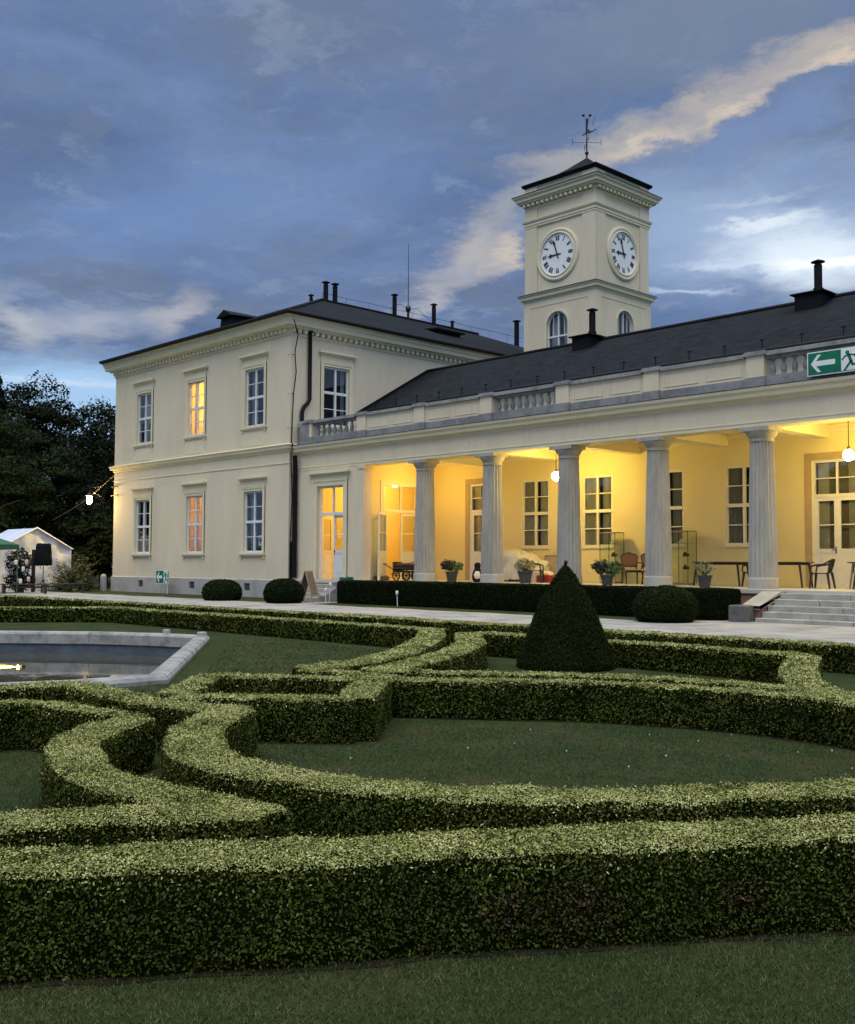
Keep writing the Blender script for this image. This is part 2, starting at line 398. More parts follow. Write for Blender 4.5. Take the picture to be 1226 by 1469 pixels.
def wall_panel(mb, P, ax, n, L, z0, z1, holes, reveal=.22):
    "wall face with real openings and their reveals"
    us = sorted({0, L} | {h[0] for h in holes} | {h[1] for h in holes}); zs = sorted({z0, z1} | {h[2] for h in holes} | {h[3] for h in holes})
    P, ax, n = Vector(P), Vector(ax), Vector(n); g = lambda u, d, z: P+ax*u+n*d+Vector((0, 0, z))
    for i in range(len(us)-1):
        for j in range(len(zs)-1):
            u, z = (us[i]+us[i+1])/2, (zs[j]+zs[j+1])/2
            if any(h[0] < u < h[1] and h[2] < z < h[3] for h in holes): continue
            mb.q(g(us[i],0,zs[j]), g(us[i+1],0,zs[j]), g(us[i+1],0,zs[j+1]), g(us[i],0,zs[j+1]))
    for a, b, c, d in holes:
        r = -reveal
        mb.q(g(a,0,c), g(a,0,d), g(a,r,d), g(a,r,c)); mb.q(g(b,0,c), g(b,r,c), g(b,r,d), g(b,0,d))
        mb.q(g(a,0,d), g(b,0,d), g(b,r,d), g(a,r,d)); mb.q(g(a,0,c), g(a,r,c), g(b,r,c), g(b,0,c))
def leaf_cloud(name, pos, nrm, size, m, parent, aspect=.5, jit=.8, droop=0., rng=RNG, o0=None):
    "many small pointed leaves, one rhombus each"
    N = len(pos); nrm = nrm + rng.normal(0, jit, (N, 3)); nrm /= np.linalg.norm(nrm, axis=1, keepdims=True)+1e-9
    t = rng.normal(0, 1, (N, 3)); t[:, 2] -= droop; t -= nrm*(t*nrm).sum(1, keepdims=True); t /= np.linalg.norm(t, axis=1, keepdims=True)+1e-9
    b = np.cross(nrm, t); s = size[:, None]
    v = np.empty((N, 4, 3)); v[:, 0] = pos-t*s*.5; v[:, 2] = pos+t*s*.5; v[:, 1] = pos+b*s*.5*aspect+nrm*s*.08; v[:, 3] = pos-b*s*.5*aspect+nrm*s*.08
    if o0 is None: o0 = root_loc(parent)
    v = v.reshape(-1, 3)-np.array(o0)
    me = bpy.data.meshes.new(name); me.vertices.add(4*N); me.vertices.foreach_set('co', v.astype(np.float32).ravel())
    me.loops.add(4*N); me.loops.foreach_set('vertex_index', np.arange(4*N, dtype=np.int32))
    me.polygons.add(N); me.polygons.foreach_set('loop_start', np.arange(0, 4*N, 4, dtype=np.int32)); me.polygons.foreach_set('loop_total', np.full(N, 4, np.int32))
    me.update(calc_edges=True); me.materials.append(MATS[m]); o = bpy.data.objects.new(name, me); C.objects.link(o); o.parent = parent
    return o

# ------------------------------------------------------------------ ground
POOL = [(-24.6,8.2),(-23.4,9.6),(-21.9,11.0),(-20.6,11.75),(-19.25,12.2),(-12.75,7.45),(-12.75,6.2),(-13.8,3.2),(-17,.2),(-22,.2),(-26,3.2),(-26,6)]
G = -.20
def inset(poly, d):
    out = []; n = len(poly)
    for i in range(n):
        a, p, b = Vector(poly[i-1]), Vector(poly[i]), Vector(poly[(i+1) % n])
        n1 = Vector(((p-a).y, -(p-a).x)).normalized(); n2 = Vector(((b-p).y, -(b-p).x)).normalized(); m = n1+n2; m = m/(m.length_squared/2)
        out.append((p.x+m.x*d, p.y+m.y*d))
    return out
def grass_ground():
    m = bpy.data.materials.new('lawn_grass'); m.use_nodes = True; t = NT(m.node_tree); b = t.n['Principled BSDF']
    co = t.new('ShaderNodeTexCoord').outputs['Object']
    c = t.mix(t.ss(t.noise(co, 28, 5, .7), .3, .7), rgb(.016, .030, .007), rgb(.036, .060, .015))
    c = t.mix(t.ss(t.noise(co, 1.3, 5, .65), .42, .66, 0, .75), c, rgb(.062, .064, .024))
    c = t.mix(t.ss(t.noise(co, 5, 3, .6), .55, .8, 0, .4), c, rgb(.020, .032, .013))
    t.put(b.inputs['Base Color'], c); b.inputs['Roughness'].default_value = .9; b.inputs['Specular IOR Level'].default_value = .15
    bn = t.new('ShaderNodeBump'); bn.inputs['Strength'].default_value = .9; bn.inputs['Distance'].default_value = .04
    t.put(bn.inputs['Height'], t.math('ADD', t.noise(co, 45, 4, .7), t.noise(co, 9, 3, .6))); t.link(bn.outputs[0], b.inputs['Normal'])
    MATS['lawn_grass'] = m
    bm = bmesh.new()
    def loop(pts, z):
        vs = [bm.verts.new((x, y, z)) for x, y in pts]; return [bm.edges.new((vs[i], vs[(i+1) % len(vs)])) for i in range(len(vs))]
    hole = inset(POOL, .02)
    e = loop([(-60, -14), (14, -14), (14, 16.3), (-60, 16.3)], G) + loop(hole, G)
    bmesh.ops.triangle_fill(bm, edges=e, use_beauty=True)
    def quad(*p): bm.faces.new([bm.verts.new(v) for v in p])
    quad((-60, 16.3, G), (14, 16.3, G), (14, 16.85, 0), (-60, 16.85, 0))
    quad((-60, 16.85, 0), (14, 16.85, 0), (14, 70, 0), (-60, 70, 0))
    quad((-300, -200, -.2), (-60, -200, -.2), (-60, 16.3, -.2), (-300, 16.3, -.2)); quad((-300, 16.3, -.2), (-60, 16.3, -.2), (-60, 16.85, 0), (-300, 16.85, 0))
    quad((-300, 16.85, 0), (-60, 16.85, 0), (-60, 400, 0), (-300, 400, 0)); quad((14, -200, G), (200, -200, G), (200, 400, 0), (14, 400, 0))
    quad((-60, -200, G), (14, -200, G), (14, -14, G), (-60, -14, G)); quad((-60, 70, 0), (14, 70, 0), (14, 400, 0), (-60, 400, 0))
    bmesh.ops.recalc_face_normals(bm, faces=bm.faces)
    for f in bm.faces:
        if f.normal.z < 0: f.normal_flip()
    me = bpy.data.meshes.new('lawn'); bm.to_mesh(me); bm.free(); me.materials.append(m)
    o = bpy.data.objects.new('lawn', me); C.objects.link(o); tag(o, kind='structure', label='dark mown lawn of the formal garden')
grass_ground()
def gravel_path():
    stained('gravel', (.345, .34, .325), (.215, .21, .205), (.10, .095, .09), .9, 22, .95, bump=.9, bscale=45)
    m = MB()
    # broad gravel walk in front of the house, wavy grass edge, apron at the stairs
    n = 120; A, B = [], []
    for i in range(n+1):
        x = -62+76*i/n
        w = .10*math.sin(x*1.7)+.07*math.sin(x*4.1+1)
        yb = 22.75+w
        if x > -14.3: yb = 25.45
        elif x > -15.6: yb = 22.75+w+(x+15.6)/1.3*2.2
        if -32.2 < x < -30: yb = 24.9
        A.append((x, 17.2+.06*math.sin(x*2.3), .004)); B.append((x, yb, .004))
    for i in range(n): m.q(A[i], A[i+1], B[i+1], B[i])
    o = m.build('gravel_path', 'gravel'); tag(o, kind='structure', label='pale gravel walk along the house')
gravel_path()

# ------------------------------------------------------------------ windows and doors
def window(parent, P, ax, n, w, h, rows=(2, 2), split=.5, surround=True, hood=True, sill=True, curtain='curtain', room='dark_room', lit=None, deep=1.3, paint='white_paint', inset_d=.08, apron=False, gap=.25, cd=-.36):
    P = Vector(P); a = w/2
    f = MB(); F = lambda *k: f.ob(P, ax, n, *k)
    d0, d1 = -inset_d-.06, -inset_d
    fr = .075
    F(-a, -a+fr, d0, d1, 0, h); F(a-fr, a, d0, d1, 0, h); F(-a+fr, a-fr, d0, d1, 0, fr); F(-a+fr, a-fr, d0, d1, h-fr, h)
    zt = h*split
    F(-a+fr, a-fr, d0-.01, d1+.025, zt-.055, zt+.055)
    F(-.045, .045, d0, d1+.02, fr, zt-.055); F(-.045, .045, d0, d1+.02, zt+.055, h-fr)
    for z0, z1, r in ((fr, zt-.055, rows[0]), (zt+.055, h-fr, rows[1])):
        for i in range(1, r):
            z = z0+(z1-z0)*i/r
            F(-a+fr, -.045, d0+.015, d1-.005, z-.016, z+.016); F(.045, a-fr, d0+.015, d1-.005, z-.016, z+.016)
    o = f.build('window', paint, parent)
    g = MB(); g.ob(P, ax, n, -a+fr*.5, a-fr*.5, d0+.022, d0+.026, fr*.5, h-fr*.5); g.build('pane', 'window_glass', o)
    if surround:
        s = MB(); b = .17
        for (k0, k1, p) in ((0, b, .035), (b*.62, b, .06)):
            s.ob(P, ax, n, -a-k1, -a-k0, 0, p, -.02, h+k1); s.ob(P, ax, n, a+k0, a+k1, 0, p, -.02, h+k1); s.ob(P, ax, n, -a-k0, a+k0, 0, p, h+k0, h+k1)
        s.build('window_surround', 'plaster_trim', o)
    if hood:
        s = MB(); z = h+.46
        s.ob(P, ax, n, -a-.17, a+.17, 0, .045, h+.18, z)
        s.ob(P, ax, n, -a-.24, a+.24, 0, .12, z, z+.06); s.ob(P, ax, n, -a-.31, a+.31, 0, .20, z+.06, z+.13); s.ob(P, ax, n, -a-.27, a+.27, 0, .16, z+.13, z+.16)
        s.build('window_hood', 'plaster_trim', o)
    if sill:
        s = MB(); s.ob(P, ax, n, -a-.24, a+.24, -.05, .13, -.10, -.02); s.ob(P, ax, n, -a-.19, a+.19, 0, .09, -.16, -.10)
        s.ob(P, ax, n, -a-.17, -a-.08, 0, .07, -.26, -.16); s.ob(P, ax, n, a+.08, a+.17, 0, .07, -.26, -.16)
        s.build('sill', 'plaster_trim', o)
    if apron:
        s = MB(); s.ob(P, ax, n, -a-.17, a+.17, 0, .03, -apron, -.16); s.ob(P, ax, n, -a-.05, a+.05, .03, .045, -apron+.12, -.26); s.build('apron', 'plaster_trim', o)
    # the room behind: a small real box so that one looks into depth
    r = MB(); ra = a+.5; Pv, av, nv = P, Vector(ax), Vector(n); gg = lambda u, d, z: Pv+av*u+nv*d+Vector((0, 0, z))
    dd = -.28; db = -.28-deep; zz0, zz1 = -.5, h+.35
    r.q(gg(-ra,db,zz0), gg(ra,db,zz0), gg(ra,db,zz1), gg(-ra,db,zz1)); r.q(gg(-ra,dd,zz0), gg(-ra,db,zz0), gg(-ra,db,zz1), gg(-ra,dd,zz1)); r.q(gg(ra,dd,zz0), gg(ra,db,zz0), gg(ra,db,zz1), gg(ra,dd,zz1))
    r.q(gg(-ra,dd,zz1), gg(-ra,db,zz1), gg(ra,db,zz1), gg(ra,dd,zz1)); r.q(gg(-ra,dd,zz0), gg(-ra,db,zz0), gg(ra,db,zz0), gg(ra,dd,zz0))
    r.build('room', room, o)
    if curtain:
        s = MB()
        for sg in (-1, 1):
            k = 24; u0, u1 = sg*(a-.02), sg*gap*a
            prev = None
            for i in range(k+1):
                u = u0+(u1-u0)*i/k; d = cd+.03*math.sin(i*1.9+sg)+.012*math.sin(i*4.7)
                cur = (gg(u, d, .02), gg(u, d, h))
                if prev: s.q(prev[0], cur[0], cur[1], prev[1])
                prev = cur
        s.build('curtain', curtain, o)
    if lit:
        s = MB(); c = gg(.25*a, -.28-deep*.62, h*.80); s.sphere(tuple(c), .12, 12, 8); s.build('room_lamp', lit, o)
    return o
def glazed_leaf(parent, name, P, ax, n, w, h, glass_from, rows=2, cols=2, paint='door_panel', handle=0, dep=.05):
    "one door leaf: stiles, rails, muntins, lower panel; P is the hinge-side bottom corner"
    f = MB(); F = lambda *k: f.ob(P, ax, n, *k); s = .10
    F(0, s, -dep, 0, 0, h); F(w-s, w, -dep, 0, 0, h); F(s, w-s, -dep, 0, 0, .16); F(s, w-s, -dep, 0, h-s, h); F(s, w-s, -dep, 0, glass_from-.13, glass_from)
    F(s, w-s, -dep*.7, -dep*.3, .16, glass_from-.13); F(s+.07, w-s-.07, -dep*.3, -dep*.05, .24, glass_from-.21)
    for i in range(1, cols): u = s+(w-2*s)*i/cols; F(u-.016, u+.016, -dep*.8, -dep*.1, glass_from, h-s)
    for i in range(1, rows): z = glass_from+(h-s-glass_from)*i/rows; F(s, w-s, -dep*.75, -dep*.15, z-.016, z+.016)
    o = f.build(name, paint, parent)
    g = MB(); g.ob(P, ax, n, s*.6, w-s*.6, -dep*.55, -dep*.5, glass_from-.02, h-s*.6); g.build('pane', 'window_glass', o)
    if handle:
        g = MB(); u = w-.05 if handle > 0 else .05
        g.ob(P, ax, n, u-.015, u+.015, 0, .012, .98, 1.18); g.ob(P, ax, n, u-.11 if handle > 0 else u, u if handle > 0 else u+.11, .03, .05, 1.09, 1.11); g.ob(P, ax, n, u-.01, u+.01, 0, .05, 1.09, 1.11)
        g.build('handle', 'iron', o)
    return o
X, Y, nX, nY = (1, 0, 0), (0, 1, 0), (-1, 0, 0), (0, -1, 0)
def roof_quad(mb, a, b, c, d):
    "a-b eave, d-c ridge; uv in metres along eave and slope"
    a, b, c, d = map(Vector, (a, b, c, d)); e = (b-a).normalized(); 
    u = lambda p: ((p-a).dot(e), ((p-a)-e*(p-a).dot(e)).length)
    if (d-c).length < 1e-6: mb.q(a, b, c, uv=[u(a), u(b), u(c)])
    else: mb.q(a, b, c, d, uv=[u(a), u(b), u(c), u(d)])
def flue(parent, x, y, z0, z1, r=.13, cowl=True, name='flue'):
    m = MB(); m.lathe([(r*1.25, z0), (r*1.25, z0+.08), (r, z0+.10), (r, z1-.14)], (x, y, 0), 14)
    m.lathe([(r*.8, z1-.14), (r*.8, z1-.04)], (x, y, 0), 10)
    if cowl: m.lathe([(r*1.75, z1-.05), (r*1.7, z1-.03), (.02, z1+.05)], (x, y, 0), 14)
    return m.build(name, 'dark_metal', parent, True)

# ------------------------------------------------------------------ the two-storey pavilion
PX0, PX1, PY0, PY1 = -49.7, -35.0, 25.8, 52.0
def pavilion():
    R = thing('pavilion', 'cream two-storey pavilion with six front windows, one upper window glowing yellow', 'building', (-42.5, 25.8, 0))
    xs = (-46.77, -42.1, -37.48); w, hl, hu = 1.38, 2.58, 2.46; zl, zu = 1.87, 7.19
    holes = [(x-w/2-PX0, x+w/2-PX0, z, z+h) for x in xs for z, h in ((zl, hl), (zu, hu))]
    vents = [(x-PX0-.42, x-PX0+.02, .27, .58) for x in (-46.55, -41.95, -37.6)]
    m = MB(); wall_panel(m, (PX0, PY0, .74), X, nY, PX1-PX0, 0, 10.5, [(a, b, c-.74, d-.74) for a, b, c, d in holes])
    ys = 28.22
    wall_panel(m, (PX1, PY0, .74), Y, X, PY1-PY0, 0, 10.5, [(ys-.69-PY0, ys+.69-PY0, 6.46, 8.94)])
    wall_panel(m, (PX0, PY1, .74), nY, nX, PY1-PY0, 0, 10.5, []); wall_panel(m, (PX1, PY1, .74), nX, Y, PX1-PX0, 0, 10.5, [])
    # corner pilaster strips
    m.box(PX1-.0, PX1+.035, PY0, PY0+.42, 6.25, 10.8)
    m.build('wall', 'plaster', R)
    m = MB(); wall_panel(m, (PX0-.06, PY0-.06, -.3), X, nY, PX1-PX0+.12, 0, 1.02, [(a+.06, b+.06, c+.3, d+.3) for a, b, c, d in vents], .15)
    wall_panel(m, (PX0-.06, PY1, -.3), nY, nX, PY1-PY0+.06, 0, 1.02, []); wall_panel(m, (PX1+.06, PY0-.06, -.3), Y, X, .4, 0, 1.02, [])
    m.q((PX0-.06, PY0-.06, .72), (PX1+.06, PY0-.06, .72), (PX1+.06, PY0, .76), (PX0-.06, PY0, .76)); m.q((PX0-.06, PY0-.06, .72), (PX0, PY0-.06, .76), (PX0, PY1, .76), (PX0-.06, PY1, .72))
    m.build('plinth', 'stone', R)
    for a, b, c, d in vents:
        m = MB(); m.box(PX0+a, PX0+b, PY0+.04, PY0+.06, c, d); o = m.build('vent', 'ink', R)
        m = MB(); s = (b-a)/6
        for k in range(1, 6): m.box(PX0+a+s*k-.012, PX0+a+s*k+.012, PY0-.02, PY0+.01, c, d)
        m.box(PX0+a, PX0+b, PY0-.012, PY0+.008, (c+d)/2-.012, (c+d)/2+.012); m.build('grille', 'wood_grey', o)
    # cornice, dentils, string course, thin moulding
    rect = [(PX0, PY0), (PX1, PY0), (PX1, PY1), (PX0, PY1)]
    m = MB(); sweep(m, rect, [(0, 10.72), (.04, 10.72), (.06, 10.80), (.06, 10.97), (.22, 10.99), (.24, 11.05), (.40, 11.07), (.42, 11.22), (.47, 11.26), (.47, 11.36), (.54, 11.43), (.54, 11.47), (0, 11.55)], True)
    o = m.build('cornice', 'plaster_trim', R)
    def comb(n, st, tooth, d0, d1, f, z0, z1):
        pl = [(0, d0)]
        for i in range(n): pl += [(i*st+.01, d0+.02), (i*st+.01, d1), (i*st+.01+tooth, d1), (i*st+.01+tooth, d0+.02)]
        pl += [(n*st, d0)]
        return [[f(u, d)+(z,) for u, d in pl] for z in (z0, z1)]
    globals()['comb'] = comb
    m = MB(); m.rings(comb(49, .30, .16, .04, .19, lambda u, d: (PX0+.03+u, PY0-d), 10.82, 10.975)); m.build('dentil_course', 'plaster_trim', o)
    m = MB(); m.rings(comb(86, .30, .16, .04, .19, lambda u, d: (PX1+d, PY0-.03+u), 10.82, 10.975)); m.build('dentil_course', 'plaster_trim', o)
    path = [(PX0, PY1), (PX0, PY0), (PX1, PY0), (PX1, PY0+.27)]
    m = MB(); sweep(m, path, [(0, 5.93), (.05, 5.95), (.07, 6.03), (.16, 6.07), (.18, 6.17), (.22, 6.20), (.22, 6.22), (0, 6.29)]); m.build('string_course', 'plaster_trim', R)
    m = MB(); sweep(m, path, [(0, 5.46), (.03, 5.47), (.03, 5.52), (0, 5.53)]); m.build('moulding', 'plaster_trim', R)
    # windows
    for i, x in enumerate(xs):
        lit = {2: 'warm_curtain'}
        o = window(R, (x, PY0, zl), X, nY, w, hl, curtain='warm_curtain' if i == 1 else 'curtain', lit='dim_room_lamp' if i == 1 else None, room='room_wall' if i == 1 else 'dark_room', gap=.0 if i == 1 else (.35, 0, .45)[i], deep=2.2 if i == 1 else 1.2)
        if i == 1: tag(o, 'window with closed curtains glowing orange')
        if i == 2:
            tag(o, 'dark window with a white paper notice')
            p = MB(); p.ob((x, PY0, zl), X, nY, .14, .42, -.20, -.196, .28, .72); pp = p.build('notice', 'paper', o)
            p = MB(); p.ob((x, PY0, zl), X, nY, .22, .34, -.196, -.193, .42, .60); p.ob((x, PY0, zl), X, nY, .26, .30, -.196, -.192, .36, .66); p.ob((x, PY0, zl), X, nY, .18, .38, -.196, -.192, .48, .53); p.build('notice_print', 'ink', o)
        o = window(R, (x, PY0, zu), X, nY, w, hu, curtain='net_curtain' if i == 0 else ('warm_curtain' if i == 1 else 'net_curtain'), lit='lit_room_lamp' if i == 1 else None, room='room_wall' if i == 1 else 'dark_room', gap=(.02, .55, .5)[i], deep=2.4 if i == 1 else 1.2, apron=.95)
        if i == 1: tag(o, 'upper window glowing yellow from a lit room')
    window(R, (PX1, ys, zu), Y, X, 1.38, 2.48, rows=(2, 1), split=.56, curtain='net_curtain', gap=.72)
    # roof: shallow hipped slate roof, ridge running back
    m = MB(); e = .62; zE, zR = 11.50, 14.72; xm = (PX0+PX1)/2; run = (PX1-PX0)/2+e
    A, B, D, E_ = (PX0-e, PY0-e, zE), (PX1+e, PY0-e, zE), (PX1+e, PY1+e, zE), (PX0-e, PY1+e, zE)
    r0, r1 = (xm, PY0-e+run, zR), (xm, PY1+e-run, zR)
    roof_quad(m, A, B, r0, r0); roof_quad(m, B, D, r1, r0); roof_quad(m, D, E_, r1, r1); roof_quad(m, E_, A, r0, r1)
    m.q((PX0-e, PY0-e, zE-.02), (PX1+e, PY0-e, zE-.02), (PX1+e, PY1+e, zE-.02), (PX0-e, PY1+e, zE-.02))
    rf = m.build('roof', 'slate', R)
    m = MB(); m.tube([(PX0-e+.35, PY0-e-.02, zE-.01), (PX1+e+.02, PY0-e-.02, zE-.01), (PX1+e+.02, PY1, zE-.01)], .085, 8); m.build('gutter', 'black_metal', rf, True)
    m = MB()
    for p, q in ((B, r0), (A, r0), (r0, r1)): m.tube([Vector(p)+Vector((0, 0, .03)), Vector(q)+Vector((0, 0, .05))], .07, 6)
    m.build('ridge_tiles', 'dark_metal', rf, True)
    for y, z1, r in ((33.40, 15.72, .125), (34.0, 15.74, .125), (38.1, 15.92, .12), (41.05, 15.9, .12), (48.0, 16.1, .15)): flue(rf, xm, y, 14.45, z1, r)
    flue(rf, xm-.3, 32.7, 14.3, 14.98, .09); flue(rf, xm, 42.5, 14.5, 15.17, .09)
    m = MB(); m.tube([(xm, 39.1, 14.6), (xm, 39.1, 18.9)], [.03, .012], 6); m.sphere((xm, 39.1, 15.3), .15, 12, 8, sz=1.3); m.tube([(xm, 39.1, 14.6), (xm, 39.1, 15.1)], .07, 8); m.build('lightning_rod', 'iron', rf, True)
    m = MB()
    ys_ = [31.2+i*1.55 for i in range(12)]
    for i, y in enumerate(ys_):
        m.tube([(xm, y+2, 14.7), (xm, y+2, 15.12)], .012, 4)
    m.tube([(xm, y+2, 15.12+(-.03 if i % 2 else 0)) for i, y in enumerate(ys_)], .012, 4)
    m.tube([(xm, 37.7, 15.1), (xm, 38.5, 15.45), (xm, 39.1, 15.3), (xm, 39.8, 15.42), (xm, 40.6, 15.0), (xm, 41, 14.85)], .014, 4)
    m.build('lightning_wire', 'iron', rf)
    # roof hatches
    m = MB(); m.rings([[(-43.1, 27.6, 12.0), (-42.1, 27.6, 12.0), (-42.1, 30.4, 13.2), (-43.1, 30.4, 13.2)], [(-43.1, 27.7, 13.0), (-42.1, 27.7, 13.0), (-42.1, 30.4, 13.15), (-43.1, 30.4, 13.15)]])
    m.rings([[(-43.25, 27.5, 13.0), (-41.95, 27.5, 13.0), (-41.95, 30.5, 13.15), (-43.25, 30.5, 13.15)], [(-42.62, 27.5, 13.32), (-42.58, 27.5, 13.32), (-42.58, 30.5, 13.32), (-42.62, 30.5, 13.32)]])
    m.build('dormer', 'dark_metal', rf)
    m = MB(); m.box(-39.6, -38.2, 37.3, 38.9, 12.6, 13.35); m.rings([[(-39.75, 37.1, 13.35), (-38.0, 37.1, 13.2), (-38.0, 39.1, 13.2), (-39.75, 39.1, 13.35)], [(-39.75, 37.1, 13.45), (-38.0, 37.1, 13.28), (-38.0, 39.1, 13.28), (-39.75, 39.1, 13.45)]]); m.build('roof_hatch', 'dark_metal', rf)
    # downpipes and cable
    m = MB(); px = PX1+.12
    m.tube([(px+.1, 26.72, 11.0), (px, 26.72, 10.85), (px, 26.72, 8.15), (px, 26.62, 7.98), (px, 26.42, 7.8), (px, 26.34, 7.6), (px, 26.34, 6.3)], .085, 10); m.build('downpipe', 'black_metal', R, True)
    m = MB(); m.tube([(-34.62, 25.80, 5.75), (-34.66, 25.86, 5.3), (-34.72, 25.90, 5.05), (-34.72, 25.90, .85)], .10, 10)
    for z in (1.4, 2.6, 3.8, 4.9): m.lathe([(.118, z), (.118, z+.06)], (-34.72, 25.90, 0), 10)
    m.tube([(-34.93, 25.88, .8), (-34.93, 25.88, 2.3)], .05, 8)
    m.build('downpipe', 'black_metal', R, True)
    m = MB(); pts = [(PX1+.5, PY0-.3, 11.5), (PX1+.3, PY0+.16, 10.7), (PX1+.14, PY0+.13, 10.0), (PX1+.12, PY0+.22, 9.2), (PX1+.12, PY0+.1, 8.3), (PX1+.10, PY0+.06, 7.2), (PX1+.10, PY0+.04, 6.3), (PX1+.28, PY0-.05, 6.25), (PX1+.26, PY0-.05, 6.0), (PX1+.10, PY0+.02, 5.8), (PX1+.10, PY0+.10, 4), (PX1+.10, PY0+.02, 2.4), (PX1+.10, PY0+.02, .1)]
    m.tube(pts, .022, 6)
    for z in (9.9, 8.3, 6.9): m.tube([(PX1-.1, PY0-.03, z), (PX1+.12, PY0+.1, z)], .012, 4)
    m.build('cable', 'black_metal', R, True)
    m = MB(); m.tube([(-35.0+.06, 37.4, 11.3), (-34.5, 37.6, 11.1), (-34.6, 37.9, 10.85), (-34.92, 37.6, 10.4), (-34.92, 37.3, 9.3)], .02, 5); m.tube([(-36.5, 36.9, 12.1), (-35.2, 37.1, 11.6), (-34.6, 37.5, 11.2)], .025, 5); m.build('cable', 'white_paint', R)
pavilion()

